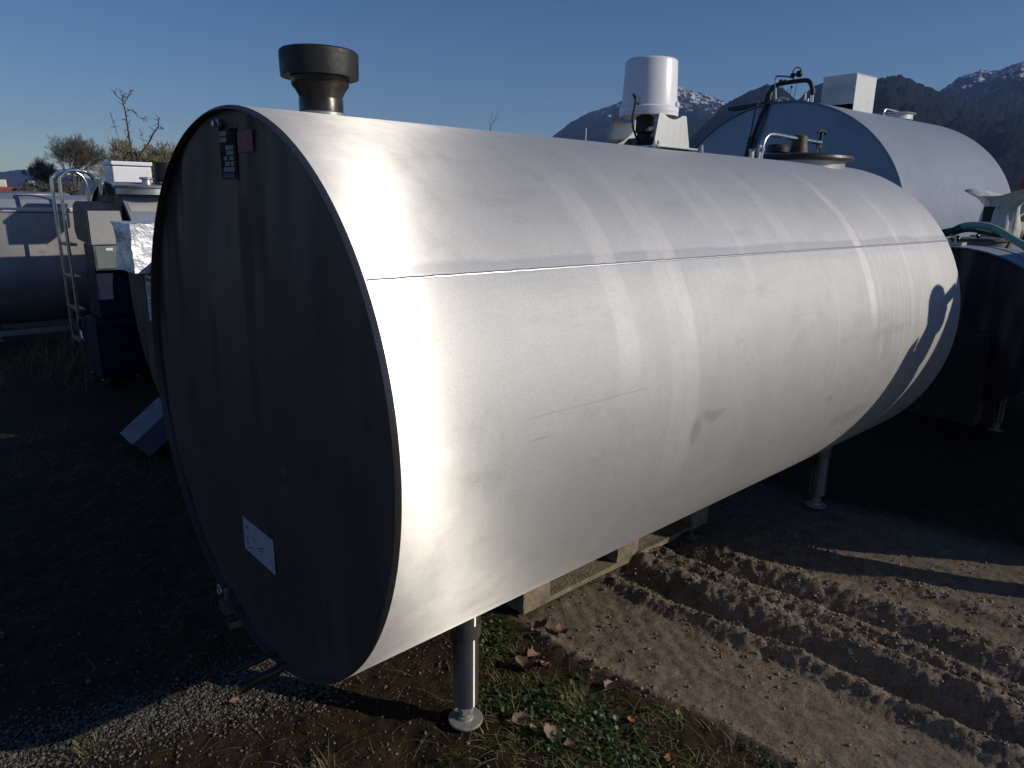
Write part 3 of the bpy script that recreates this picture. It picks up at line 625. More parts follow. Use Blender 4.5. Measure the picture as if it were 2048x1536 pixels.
for i in range(4): plate('plate_text', -.024, .046, 1.592 + i * .003, 1.5932 + i * .003, M['platew'], rp, YC_(.0, 1.6) - .0020, .0006)
for i in range(3): plate('plate_text', -.031, -.004 - .004 * i, 1.661 - i * .010, 1.6625 - i * .010, M['maroon'], rp, YC_(.0, 1.6) - .0020, .0006)
plate('plate_frame', .0595, .0625, 1.586, 1.722, M['ink'], rp, YC_(.0, 1.6) - .0012)
plate('pink_sticker', .074, .160, 1.649, 1.696, M['pink'], T, YC_(.07, 1.65) - .0005)
plate('engraved_marks', .0, .04, 1.716, 1.7185, M['ink'], T, YC_(.0, 1.716) - .0004, .0005)
bm = bmesh.new(); lathe(bm, [(.013, 0), (.013, .008), (.008, .010), (.008, .018), (.005, .019)], (-.034, .007, 1.719), 20, axis=Vector((0, -1, 0))); link('earth_bolt', bm, M['steel'], T, smooth=True)
wl = plate('paper_label', -.078, .127, .558, .660, M['paper'], T, YC_(.12, .56) - .003, .0008)
for (a, b, c, d) in ((-.060, .640, -.052, .628), (-.052, .628, -.046, .640), (-.056, .606, -.050, .598), (-.060, .592, -.052, .582), (-.052, .582, -.045, .590), (.018, .594, .060, .612), (.022, .590, .050, .598), (-.02, .615, .01, .610), (-.05, .572, -.02, .580)):
    bm = bmesh.new(); tube(bm, [(a, YC_(.12, .56) - .0036, b), (c, YC_(.12, .56) - .0036, d)], .0011, 5); link('ink_stroke', bm, M['ink'], wl)
# two faint dents / weld dimples on the end
for (u, z, r) in ((.017, .974, .006), (.218, .876, .020)):
    bm = bmesh.new(); lathe(bm, [(r, 0), (r * .9, .0012), (r * .5, .0018)], (u, YC_(u, z) + .0004, z), 20, axis=Vector((0, -1, 0))); link('weld_spot', bm, M['cap'], T, smooth=True)
# outlet pipes under the near end, shade put into their dark material
bm = bmesh.new(); tube(bm, [(.13, .12, .285), (.12, -.02, .265), (.10, -.10, .246)], .014, 14); tube(bm, [(.10, -.10, .246), (.10, -.115, .243)], .018, 14); link('outlet_pipe', bm, M['bronze'], T, smooth=True)
bm = bmesh.new(); tube(bm, [(.07, .14, .30), (.055, -.02, .275), (.035, -.10, .256)], .009, 12); link('drain_pipe', bm, M['bronze'], T, smooth=True)
bm = bmesh.new(); tube(bm, [Vector((-.281, -.02, .335)) + Vector((.016 * math.cos(a), 0, .016 * math.sin(a))) for a in [i * .45 for i in range(11)]], .004, 8); box(bm, (-.25, -.01, .33), (.012, .012, .04)); link('wire_clip', bm, M['steel'], T, smooth=True)
bm = bmesh.new(); box(bm, (-.233, -.01, .300), (.05, .05, .035)); box(bm, (-.20, .0, .255), (.03, .06, .025)); tube(bm, [(-.23, .0, .29), (-.18, .05, .22), (-.16, .1, .2)], .01, 8); link('drain_valve', bm, M['rim'], T, bevel=.003)

# ------------------------------------------------------------------ pallet under the tank
Pa = empty('wooden_pallet', row(-.325, 1.61, 0), -AZ, 'weathered wooden pallet lying on the mud under the big tank', 'pallet')
def pboard(name, c, s):
    bm = bmesh.new(); box(bm, c, s); bmesh.ops.subdivide_edges(bm, edges=bm.edges, cuts=3, use_grid_fill=True)
    for v in bm.verts: v.co += Vector((random.uniform(-1, 1), random.uniform(-1, 1), random.uniform(-1, 1))) * .0018
    return link(name, bm, M['wood'], Pa)
for u in (-.35, 0, .35): pboard('bottom_board', (u, 0, .014), (.10, 1.26, .022))
for u in (-.35, 0, .35):
    for s in (-.56, 0, .56): pboard('block', (u, s, .0655), (.10, .145, .078))
for s in (-.56, 0, .56): pboard('cross_board', (0, s, .116), (.80, .145, .022))
for u in (-.35, -.175, 0, .175, .35): pboard('deck_board', (u, 0, .139), (.11 if abs(u) > .3 or u == 0 else .10, 1.26, .022))

# ------------------------------------------------------------------ rear right tank (B)
AZB = .898
CB = Vector((2.3169, 6.6758, 0))
TB = empty('rear_milk_tank', CB, -AZB, 'wide blue grey steel tank behind the big one, with a white box on top', 'milk tank')
shell_and_caps(TB, 1.21, 1.07, 1.371, 2.38, M['shellB'], M['capB'], M['capB'], dish=.03, lip=.008, wall=.014)
for (u, s) in ((.6, .35), (-.6, .35), (.6, 2.0), (-.6, 2.0)): leg(TB, u, s, 1.371 - 1.07 * math.sqrt(1 - (u / 1.21) ** 2) + .03, .045, .06)
zB = 2.441
bm = bmesh.new(); s0, s1, u0, u1, z0, z1, th = .5, .86, .10, .41, 2.43, 2.68, .004
box(bm, ((u0 + u1) / 2, (s0 + s1) / 2, z1), (u1 - u0, s1 - s0, th)); box(bm, ((u0 + u1) / 2, s0 + th / 2, (z0 + z1) / 2), (u1 - u0 - .002, th, z1 - z0 - th))
box(bm, (u1 - th / 2, (s0 + s1) / 2 + .001, (z0 - .07 + z1) / 2), (th, s1 - s0 - .002, z1 - z0 + .06)); box(bm, ((u0 + u1) / 2, s1 - th / 2, (z0 + z1) / 2), (u1 - u0 - .012, th, z1 - z0 - th)); box(bm, (u0 + th / 2, (s0 + s1) / 2, (z0 + z1) / 2), (th, s1 - s0 - .012, z1 - z0 - th))
cv = link('motor_cover', bm, M['bright'], TB)
bm = bmesh.new(); box(bm, (.18, .62, 2.43), (.02, .16, .10)); box(bm, (.30, .70, 2.42), (.12, .14, .12)); link('motor', bm, M['black'], cv, bevel=.004)
bm = bmesh.new(); tube(bm, smooth_path([(-.20, .1, 2.40), (-.195, .1, 2.50), (-.15, .1, 2.575), (-.08, .1, 2.60), (.14, .1, 2.605), (.205, .1, 2.585), (.24, .1, 2.52), (.243, .1, 2.475)]), .019, 12); lp = link('guard_rail', bm, M['black'], TB, smooth=True)
bm = bmesh.new(); tube(bm, [(.243, .1, 2.40), (.243, .1, 2.48)], .015, 12); link('rail_post', bm, M['chrome'], lp, smooth=True); bm = bmesh.new(); tube(bm, [(-.2, .1, 2.35), (-.2, .1, 2.41)], .015, 12); link('rail_post', bm, M['chrome'], lp, smooth=True)
bm = bmesh.new(); tube(bm, smooth_path([(-.10, .1, 2.42), (-.112, .09, 2.55), (-.115, .08, 2.655), (-.06, .08, 2.66), (.04, .08, 2.64), (.06, .1, 2.62)]), .008, 8); lathe(bm, [(.02, 0), (.02, .02)], (.09, .1, 2.66), 14, axis=Vector((0, -1, 0))); link('valve_pipe', bm, M['steel'], TB, smooth=True)
bm = bmesh.new()
for (u, z, r) in ((.05, 2.655, .022), (.11, 2.66, .030), (.0, 2.60, .016), (-.06, 2.615, .020), (-.02, 2.61, .02), (.05, 2.56, .012)): bmesh.ops.create_icosphere(bm, subdivisions=2, radius=r, matrix=Matrix.Translation((u, .08, z)))
tube(bm, [Vector((.085, .08, 2.675)) + Vector((.04 * math.cos(a), 0, .04 * math.sin(a))) for a in [i * .4 for i in range(9)]], .005, 6)
link('valve_knobs', bm, M['black'], TB, smooth=True)
bm = bmesh.new()
for (a, b) in (((-.04, .08, 2.60), (-.03, .08, 2.45)), ((.02, .08, 2.55), (.0, .08, 2.45)), ((.10, .08, 2.60), (.08, .08, 2.46)), ((.05, .08, 2.56), (.035, .08, 2.44))): tube(bm, [a, b], .0028, 6)
link('wires', bm, M['black'], TB)
bm = bmesh.new(); tube(bm, [(.165, .12, 2.41), (.165, .12, 2.50)], .009, 10); link('short_pipe', bm, M['bright'], TB, smooth=True); bm = bmesh.new(); tube(bm, [(.19, .12, 2.41), (.19, .12, 2.455)], .012, 10); link('short_pipe', bm, M['bright'], TB, smooth=True); bm = bmesh.new(); tube(bm, smooth_path([(-.12, .06, 2.40), (-.09, .06, 2.45), (-.03, .06, 2.475), (.03, .06, 2.46), (.05, .06, 2.42)]), .010, 10); link('bent_pipe', bm, M['bright'], TB, smooth=True)
bm = bmesh.new(); tube(bm, smooth_path([(-.12, .05, 2.56), (-.115, .0, 2.46), (-.16, -.035, 2.30), (-.22, -.045, 2.10), (-.28, -.045, 1.9), (-.30, -.045, 1.6)]), .018, 10); link('hose', bm, M['black'], TB, smooth=True)
bm = bmesh.new(); tube(bm, smooth_path([(-.21, .03, 2.48), (-.215, -.03, 2.40), (-.235, -.04, 2.2), (-.27, -.04, 2.0), (-.33, -.04, 1.7)]), [.006] * 14 + [.012] * 11, 10); link('hose', bm, M['black'], TB, smooth=True)
bm = bmesh.new(); bm2 = box(bm, (-.32, .10, 2.437), (.52, .08, .034), Matrix.Rotation(-.04, 3, 'Y')); box(bm, (-.34, .12, 2.36), (.02, .02, .15)); box(bm, (-.12, .12, 2.42), (.02, .02, .05)); link('dip_rod_holder', bm, M['black'], TB, bevel=.003)
bm = bmesh.new(); lathe(bm, [(.17, -.02), (.17, .03), (.19, .034), (.195, .04), (.18, .046), (0, .055)], (.12, 1.93, zB), 40, capt=False); mb = link('manhole_lid', bm, M['bright'], TB, smooth=True)
bm = bmesh.new(); tube(bm, smooth_path([(.12, 1.68, zB), (.12, 1.70, zB + .06), (.12, 1.78, zB + .075), (.12, 2.0, zB + .07)]), .009, 8); link('lever_bar', bm, M['chrome'], mb, smooth=True)

# ------------------------------------------------------------------ low tank at the right (C)
TC = empty('low_milk_tank', row(.22, 4.8, 0), -AZ, 'low dark steel tank at the right edge with a box on its end', 'milk tank')
shell_and_caps(TC, .70, .55, .75, 2.2, M['shellB'], M['cap'], M['rim'], dish=.02, lip=.006)
for (u, s) in ((.35, .4), (-.35, .4), (.35, 1.8), (-.35, 1.8)): leg(TC, u, s, .30, .03, .045)
bm = bmesh.new(); box(bm, (.13, -.07, .45), (.42, .13, .62)); cb = link('control_box', bm, simple('brown_grey_box', (.035, .03, .026), .6, var=.3), TC, bevel=.006)
bm = bmesh.new(); box(bm, (.13, -.139, .45), (.36, .006, .55)); link('box_door', bm, simple('brown_door', (.03, .027, .024), .5), cb, bevel=.002)
bm = bmesh.new(); lathe(bm, [(.20, -.03), (.20, .025), (.215, .03), (.20, .04), (.10, .05), (0, .052)], (-.02, .62, 1.30), 40, capt=False); ml = link('manhole_lid', bm, simple('dull_lid', (.20, .17, .15), .4, .4), TC, smooth=True)
bm = bmesh.new()
for i in range(9):
    a = i * .7; bmesh.ops.create_icosphere(bm, subdivisions=1, radius=.022, matrix=Matrix.Translation((-.02 + .2 * math.cos(a), .62 + .2 * math.sin(a), 1.345 + .02 * (i % 3))) @ Matrix.Diagonal((1, 1.6, .8, 1)))
tube(bm, smooth_path([(-.2, .55, 1.36), (-.05, .45, 1.40), (.1, .5, 1.37), (.2, .6, 1.35), (.35, .62, 1.30)]), .012, 8)
link('lid_clamps', bm, simple('greenish_fittings', (.05, .08, .07), .3, .5), ml, smooth=True)
bm = bmesh.new(); box(bm, (-.14, .16, 1.305), (.30, .10, .006)); box(bm, (-.14, .108, 1.315), (.30, .004, .02)); box(bm, (.01, .16, 1.315), (.004, .10, .02)); link('tray', bm, M['bright'], TC)
bm = bmesh.new(); tube(bm, [(-.06, .2, 1.30), (-.06, .2, 1.36)], .005, 6); link('short_rod', bm, M['steel'], TC)
# hose lying over that tank
Hs = empty('green_hose', row(.22, 5.4, 1.33), -AZ, 'pale green milk hose arching over the top of the low tank', 'hose')
bm = bmesh.new(); tube(bm, smooth_path([(-.18, -.12, .03), (-.13, -.11, .085), (-.04, -.10, .105), (.08, -.10, .09), (.22, -.14, .02), (.36, -.2, -.06), (.5, -.26, -.22)]), .026, 14); link('hose_body', bm, M['hose'], Hs, smooth=True)
bm = bmesh.new(); tube(bm, [(-.25, -.12, .035), (-.16, -.12, .06), (-.12, -.11, .088)], .030, 12); box(bm, (-.25, -.12, .035), (.03, .05, .04)); link('hose_coupling', bm, simple('dark_green_coupling', (.01, .04, .045), .35), Hs, smooth=True)
# plastic-wrapped motor
Wm = empty('plastic_wrapped_motor', row(.22, 5.75, 1.30), -AZ, 'motor wrapped in a torn white plastic sheet standing on the low tank', 'wrapped motor')
bm = bmesh.new(); seg = 36
prof = [(.10, .0), (.125, .05), (.13, .12), (.12, .20), (.11, .27), (.12, .31), (.17, .345)]
rings = []
for i, (r, z) in enumerate(prof):
    ring = []
    for k in range(seg):
        a = 2 * math.pi * k / seg; rr = r * (1 + .08 * math.sin(a * 5 + i) + .05 * math.sin(a * 11)); zz = z
        if i >= 5:
            f = (i - 4) / 2
            e = max(0, math.cos(a + .55)) ** 6 * .20 + max(0, math.cos(a - math.pi + .55)) ** 5 * .15
            rr += e * f; zz += (max(0, math.cos(a + .55)) ** 6 * .09 + max(0, math.cos(a - math.pi + .55)) ** 5 * .06) * f
        ring.append(bm.verts.new((rr * math.cos(a), rr * math.sin(a), zz)))
    rings.append(ring)
for A, B in zip(rings, rings[1:]):
    for k in range(seg): bm.faces.new((A[k], A[(k + 1) % seg], B[(k + 1) % seg], B[k]))
o = link('plastic_sheet', bm, M['plastic_sheet'], Wm, smooth=True, ang=180); sm_ = o.modifiers.new('thick', 'SOLIDIFY'); sm_.thickness = .002
bm = bmesh.new(); box(bm, (-.04, -.09, .215), (.10, .06, .11)); lathe(bm, [(.08, 0), (.08, .2), (.06, .27)], (0, 0, 0), 20); link('motor_housing', bm, M['black'], Wm, bevel=.004)

# ------------------------------------------------------------------ off-frame neighbour tank whose shadow falls on the far end and the yard
S3 = Vector(S); Qv = Vector((-S.y, S.x, 0)).normalized(); Vv = S3.cross(Qv)
if Vv.z < 0: Vv = -Vv
pE = Qv * 3.9 + Vv * (-1.55) + S3 * 2.5
TE = empty('neighbour_milk_tank', (pE.x, pE.y, 0), -AZ, 'steel tank just beyond the right edge, throwing its shade across the big tank', 'milk tank')
zE = pE.z + CAMH
shell_and_caps(TE, .85, .85, zE, 3.4, M['shellB'], M['cap'], M['rim'])
for (u, s) in ((.4, .5), (-.4, .5), (.4, 2.9), (-.4, 2.9)): leg(TE, u, s, zE - math.sqrt(.85 ** 2 - .16) + .02, .04, .055)

# ------------------------------------------------------------------ person right of the frame (shadow on the tank)
def shp(q, z, f=0.0):   # q: across the sun direction, f: towards the sun
    b = Vector((3.3, 2.88, 0)); Sh = Vector((S.x, S.y, 0)).normalized(); return b + Qv * (q - 3.568) + Sh * f + Vector((0, 0, z))
Pn = empty('person', shp(3.25, 0), 0, 'person in a dark jacket and peaked cap standing just outside the right edge', 'person')
inv = Matrix.Translation(-Pn.location)
verts = {'pel': (shp(3.29, .98), .165), 'waist': (shp(3.34, 1.15), .175), 'chest': (shp(3.41, 1.38), .185), 'neckb': (shp(3.46, 1.52), .125), 'neck': (shp(3.54, 1.60), .07),
         'head': (shp(3.585, 1.685), .090), 'crown': (shp(3.60, 1.735), .075),
         'hipL': (shp(3.20, .90, .02), .11), 'kneeL': (shp(3.12, .50), .075), 'ankL': (shp(3.10, .10), .052), 'toeL': (shp(3.24, .045), .042),
         'hipR': (shp(3.36, .90, -.06), .11), 'kneeR': (shp(3.42, .50, -.06), .075), 'ankR': (shp(3.40, .10, -.06), .052), 'toeR': (shp(3.55, .045, -.06), .042),
         'shL': (shp(3.38, 1.47, .20), .075), 'elL': (shp(3.27, 1.22, .26), .060), 'wrL': (shp(3.38, 1.03, .22), .042),
         'shR': (shp(3.38, 1.47, -.20), .075), 'elR': (shp(3.27, 1.22, -.26), .060), 'wrR': (shp(3.38, 1.03, -.22), .042)}
edges = [('pel', 'waist'), ('waist', 'chest'), ('chest', 'neckb'), ('neckb', 'neck'), ('neck', 'head'), ('head', 'crown'), ('pel', 'hipL'), ('hipL', 'kneeL'), ('kneeL', 'ankL'), ('ankL', 'toeL'), ('pel', 'hipR'), ('hipR', 'kneeR'), ('kneeR', 'ankR'), ('ankR', 'toeR'),
         ('chest', 'shL'), ('shL', 'elL'), ('elL', 'wrL'), ('chest', 'shR'), ('shR', 'elR'), ('elR', 'wrR')]
def skinobj(name, vd, ed, mt, parent, root):
    ks = list(vd); me = bpy.data.meshes.new(name); me.from_pydata([tuple(vd[k][0] - Pn.location) for k in ks], [(ks.index(a), ks.index(b)) for a, b in ed], [])
    o = bpy.data.objects.new(name, me); COL.objects.link(o); o.parent = parent; me.materials.append(mt)
    md = o.modifiers.new('skin', 'SKIN'); md.use_smooth_shade = True; sv = me.skin_vertices[0].data
    for i, k in enumerate(ks): sv[i].radius = (vd[k][1],) * 2; sv[i].use_root = (k == root)
    o.modifiers.new('sub', 'SUBSURF').levels = 2; o.modifiers['sub'].render_levels = 2
    return o
skinobj('body', verts, edges, M['jacket'], Pn, 'pel')
for nm, wr in (('L', 'wrL'), ('R', 'wrR')):
    base = verts[wr][0]; dn = Vector((0, 0, -1)); hv = {'w': (base, .028), 'p': (base + dn * .07, .032)}; he = [('w', 'p')]; sd_ = Vector((S.x, S.y, 0)).normalized()
    for i in range(4):
        o_ = Qv * ((i - 1.5) * .020); k1, k2 = f'a{i}', f'b{i}'; Lf = (.075, .085, .08, .06)[i]
        hv[k1] = (base + dn * .11 + o_, .009); hv[k2] = (base + dn * (.11 + Lf * .6) + o_ * 1.1 + sd_ * .02, .008); he += [('p', k1), (k1, k2)]
    hv['t'] = (base + dn * .08 + Qv * .05, .010); he.append(('w', 't'))
    skinobj('hand', hv, he, M['skin'], Pn, 'p')
hc = shp(3.59, 1.69) - Pn.location; fd = Qv.copy()
bm = bmesh.new(); bmesh.ops.create_uvsphere(bm, u_segments=20, v_segments=14, radius=1, matrix=Matrix.Translation(hc - fd * .01 + Vector((0, 0, -.005))) @ Matrix.Diagonal((.088, .094, .095, 1))); link('hair', bm, M['hair'], Pn, smooth=True)
bm = bmesh.new(); bmesh.ops.create_uvsphere(bm, u_segments=20, v_segments=14, radius=1, matrix=Matrix.Translation(hc + fd * .03 - Vector((0, 0, .02))) @ Matrix.Diagonal((.070, .072, .092, 1))); bmesh.ops.create_icosphere(bm, subdivisions=2, radius=.014, matrix=Matrix.Translation(hc + fd * .10 - Vector((0, 0, .025)))); link('face', bm, M['skin'], Pn, smooth=True)
bm = bmesh.new(); lathe(bm, [(.094, 0), (.096, .03), (.088, .065), (.06, .09), (0, .1)], hc + Vector((0, 0, .01)), 28, capt=False)
box(bm, hc + fd * .155 + Vector((0, 0, .022)), (.11, .15, .014), Matrix.Rotation(math.atan2(fd.y, fd.x) - math.pi / 2, 3, 'Z') @ Matrix.Rotation(.10, 3, 'X')); link('cap', bm, M['jacket'], Pn, smooth=True)

# ------------------------------------------------------------------ vats at the left: U-shaped bodies with a rim
def vat(name, u, s, a, zc, b, L, ztop, label, mbody, mtop, legs=True, band=None, toph=.12, cat='milk tank'):
    t = empty(name, row(u, s, 0), -AZ, label, cat)
    n = 40; low = [(a * math.cos(math.pi + math.pi * k / n), zc + b * math.sin(math.pi + math.pi * k / n)) for k in range(n + 1)]
    pr = [(-a, ztop)] + low + [(a, ztop)]
    pr = [(-a * .4, ztop + .0)] + pr + [(a * .4, ztop + .0)]
    bm = bmesh.new(); Ls = extrude_rings(bm, [(pr, L * i / 20) for i in range(21)]); bm.faces.new(Ls[0]); bm.faces.new(Ls[-1][::-1]); link('vat_body', bm, mbody, t, smooth=True, ang=40)
    if band:
        bm = bmesh.new(); box(bm, (0, L / 2, (band[0] + band[1]) / 2), (2 * a + .03, L + .02, band[1] - band[0])); link('rim_band', bm, M['bright'], t, bevel=.006)
    if toph:
        bm = bmesh.new(); pt = [(-a * .99, ztop), (-a * .97, ztop + toph * .75), (-a * .85, ztop + toph), (a * .85, ztop + toph), (a * .97, ztop + toph * .75), (a * .99, ztop)]
        Ls = extrude_rings(bm, [(pt, .01), (pt, L - .01)]); bm.faces.new(Ls[0]); bm.faces.new(Ls[-1]); link('vat_cover', bm, mtop, t, smooth=True, ang=30)
    if legs:
        for (x, y) in ((a * .55, .3), (-a * .55, .3), (a * .55, L - .3), (-a * .55, L - .3)):
            leg(t, x, y, zc - b * math.sqrt(1 - .3) + .02, .035, .05)
    return t
TF = vat('dented_milk_vat', -7.80, -.05, .85, .78, .66, 3.2, 1.34, 'dented old steel vat at the left edge behind the bent tube ladder', M['old'], M['shellB'], band=(1.355, 1.395), toph=.18)
bm = bmesh.new(); box(bm, (.80, 1.6, .13), (.05, 3.1, .05)); link('base_rail', bm, M['steel'], TF, bevel=.004)
bm = bmesh.new(); lathe(bm, [(.42, 0), (.42, .012), (.38, .03), (0, .035)], (.25, .75, 1.52), 40, capt=False); lf = link('vat_lid', bm, M['steel'], TF, smooth=True)
bm = bmesh.new(); box(bm, (.45, .40, 1.56), (.20, .10, .03)); link('lid_hinge', bm, M['black'], lf, bevel=.006)
bm = bmesh.new(); tube(bm, smooth_path([(.86, -.02, 1.12), (.92, -.01, .8), (.93, .0, .45), (.90, .03, .2)]), [.05] * 19, 16); lathe(bm, [(.09, 0), (.10, .03), (.10, .17), (.07, .2)], (.93, .02, .02), 24); link('end_pipe', bm, M['old'], TF, smooth=True)
# G
TG = empty('round_ended_milk_tank', row(-5.29, .965, 0), -AZ, 'lidded steel tank with a pale fold line behind the navy cabinet', 'milk tank')
shell_and_caps(TG, .86, .80, .85, 2.6, M['shellB'], M['cap'], M['rim'], dish=.02)
for (u, s) in ((.45, .3), (-.45, .3), (.45, 2.2), (-.45, 2.2)): leg(TG, u, s, .85 - .8 * .866 + .02, .035, .05)
bm = bmesh.new(); pr = []
for a in np.linspace(math.asin((1.405 - .85) / .8), math.asin((1.475 - .85) / .8), 6): pr.append((.865 * math.cos(a), .85 + .805 * math.sin(a)))
pr2 = [(x - .012, z - .004) for x, z in pr[::-1]]; Ls = extrude_rings(bm, [(pr + pr2, .02), (pr + pr2, 2.58)]); bm.faces.new(Ls[0]); bm.faces.new(Ls[-1]); link('fold_band', bm, M['bright'], TG)
bm = bmesh.new(); lathe(bm, [(.24, -.03), (.24, .02), (.26, .025), (.262, .04), (.10, .052), (.04, .055), (.035, .09), (.055, .095), (.055, .11), (0, .115)], (.42, .22, 1.575), 40, capt=False); link('manhole_lid', bm, M['steel'], TG, smooth=True)
bm = bmesh.new(); lathe(bm, [(.07, -.03), (.07, .02), (.085, .03), (.105, .05), (.10, .12), (.098, .19), (.092, .195), (0, .195)], (.33, .42, 1.62), 32, capt=False); vg = link('vent_pipe', bm, M['blackcap'], TG, smooth=True)
bm = bmesh.new(); box(bm, (.36, .46, 1.645), (.16, .28, .02)); link('vent_base', bm, M['black'], vg, bevel=.004)
bm = bmesh.new(); lathe(bm, [(.07, 0), (.07, .02)], (-.02, -.015, 1.60), 24, axis=Vector((0, -1, 0))); link('lifting_eye', bm, M['steel'], TG)
Wb = empty('white_box', row(-6.0, 1.34, 1.60), -AZ, 'bright white box glinting in the sun on the tank top left of the big tank', 'box')
bm = bmesh.new(); box(bm, (0, 0, .10), (.34, .34, .20)); link('box_body', bm, M['white'], Wb, bevel=.01)
bm = bmesh.new(); box(bm, (0, 0, .2275), (.36, .36, .035)); link('box_lid', bm, M['white'], Wb, bevel=.008)
# H
TH = vat('labelled_milk_vat', -3.15, .74, .83, 1.0, .95, 2.4, 1.04, 'dark round bellied vat with a warning label, half hidden by the big tank at left', M['cap'], M['shellB'], band=None, toph=.06)
hl = plate('warning_label', -.40, -.20, .69, 1.01, M['white'], TH, -.003, .001)
plate('label_header', -.385, -.215, .965, .99, M['red'], hl, -.0042)
for i in range(5): plate('label_text', -.38 + .01 * (i % 2), -.24 - .01 * (i % 3), .93 - i * .016, .936 - i * .016, M['ink'], hl, -.0042)
for i in range(6): plate('label_text', -.37, -.22 - .012 * (i % 3), .83 - i * .022, .84 - i * .022, M['green'], hl, -.0042)
Fo = empty('foil_wrapped_box', row(-3.65, .80, 1.02), -AZ, 'box wrapped in crumpled silver foil on the vat beside the big tank', 'wrapped box')
bm = bmesh.new(); box(bm, (0, 0, .17), (.44, .30, .33)); bmesh.ops.subdivide_edges(bm, edges=bm.edges, cuts=9, use_grid_fill=True)
for v in bm.verts:
    n_ = float(fbm(np.array([v.co.x * 9 + v.co.z * 5]), np.array([v.co.y * 9 + v.co.z * 7]), 3, 3)[0]) - .5
    v.co += Vector((n_ * .05, -n_ * .05, n_ * .02)) + Vector((random.uniform(-.004, .004),) * 3)
link('foil_wrap', bm, M['foil'], Fo, smooth=True, ang=40)
bm = bmesh.new(); box(bm, (0, 0, .12), (.36, .22, .20)); link('box_inside', bm, M['grey'], Fo)
# navy cabinet with hood
Cn = empty('navy_cabinet', row(-4.64, .60, 0), -AZ, 'tall dark navy cabinet on castors left of the big tank', 'cabinet')
bm = bmesh.new(); box(bm, (-.22, .21, .76), (.34, .27, .42)); link('upper_body', bm, M['navy'], Cn, bevel=.015)
bm = bmesh.new()
pr = [(-.42, .06), (-.01, .06), (0, .10), (0, .50), (-.02, .54), (-.36, .55), (-.44, .48), (-.47, .38), (-.45, .2)]
Ls = extrude_rings(bm, [(pr, 0.02), (pr, .36)]); bm.faces.new(Ls[0]); bm.faces.new(Ls[-1]); link('lower_body', bm, M['navy'], Cn, bevel=.012)
bm = bmesh.new(); tube(bm, smooth_path([(-.44, .0, .34), (-.455, -.005, .42), (-.42, -.01, .49), (-.37, -.01, .53)]), .012, 10); link('side_handle', bm, M['chrome'], Cn, smooth=True)
for (x, y) in ((-.40, .06), (-.06, .06), (-.40, .32), (-.06, .32)):
    bm = bmesh.new(); lathe(bm, [(.032, -.012), (.035, -.008), (.035, .008), (.032, .012)], (x, y, .037), 20, axis=Vector((1, 0, 0))); box(bm, (x, y, .062), (.034, .03, .012)); link('castor', bm, M['chrome'], Cn, smooth=True)
bm = bmesh.new(); box(bm, (-.19, .195, 1.05), (.38, .22, .19)); pn = link('display_housing', bm, M['black'], Cn, bevel=.004)
bm = bmesh.new(); box(bm, (.003, .08, 1.05), (.012, .012, .20)); box(bm, (.003, .31, 1.05), (.012, .012, .20)); box(bm, (.003, .195, .955), (.012, .218, .012)); link('display_frame', bm, M['chrome'], pn)
bm = bmesh.new(); box(bm, (.004, .195, 1.055), (.006, .214, .18)); gl = link('display_window', bm, M['glassy'], pn)
bm = bmesh.new(); box(bm, (.0082, .185, 1.115), (.001, .05, .02)); link('white_tag', bm, M['white'], gl)
Hd = empty('tarpaulin_hood', row(-4.64, .66, 1.15), -AZ, 'black tarpaulin hood with its sunlit front painted grey, pulled over the cabinet control box', 'hood')
bm = bmesh.new()
pf = [(.02, 0), (.02, .26), (.0, .275), (-.30, .335), (-.42, .30), (-.46, .1), (-.40, .03)]
Ls = extrude_rings(bm, [(pf, -.01), ([(x, z) for x, z in pf], .24)]); bm.faces.new(Ls[0]); bm.faces.new(Ls[-1])
link('hood_cover', bm, M['hood'], Hd, bevel=.012)
bm = bmesh.new(); v = [bm.verts.new(p) for p in ((.025, .0, .005), (.025, .205, .005), (.025, .235, .20), (.025, .225, .265), (.025, .0, .265))]
f = bm.faces.new(v); r = bmesh.ops.extrude_face_region(bm, geom=[f]); bmesh.ops.translate(bm, vec=(.004, 0, 0), verts=[e for e in r['geom'] if isinstance(e, bmesh.types.BMVert)]); link('sunlit_front', bm, M['grey'], Hd)  # sunlight on the hood's front face, put in as a grey sheet
# ladder
La = empty('tube_ladder', row(-6.41, .80, 0), -AZ, 'bent chrome tube ladder with two hooped rails in front of the dented vat', 'ladder')
for x in (-.19, .19):
    bm = bmesh.new(); tube(bm, smooth_path([(x, 0, .0), (x, .0, .8), (x, .0, 1.60), (x, .025, 1.70), (x, .08, 1.75), (x, .2, 1.752), (x, .27, 1.71), (x, .30, 1.62), (x, .305, 1.45)], 8), .017, 12); link('rail', bm, M['chrome'], La, smooth=True)
for z in (.10, .42, .74, 1.06):
    bm = bmesh.new(); box(bm, (0, .03, z), (.36, .09, .025)); link('step', bm, M['steel'], La, bevel=.003)
# metal trunk on the ground, sky reflection put into its blue-grey colour
Bx = empty('metal_box', row(-2.78, .41, 0), -AZ, 'small metal box, its sky reflection painted blue grey, tipped up against the labelled vat near the ground', 'box')
Rb = Matrix.Rotation(R_(38), 3, 'X')
bm = bmesh.new(); box(bm, Rb @ Vector((0, .15, .060)), (.27, .30, .12), Rb); link('box_body', bm, M['skytint'], Bx, bevel=.005)
bm = bmesh.new(); box(bm, Rb @ Vector((0, .15, .127)), (.282, .312, .014), Rb); link('box_lid', bm, M['skytint'], Bx, bevel=.003)
bm = bmesh.new(); box(bm, Rb @ Vector((0, -.004, .10)), (.05, .008, .03), Rb); link('clasp', bm, M['steel'], Bx, bevel=.002)

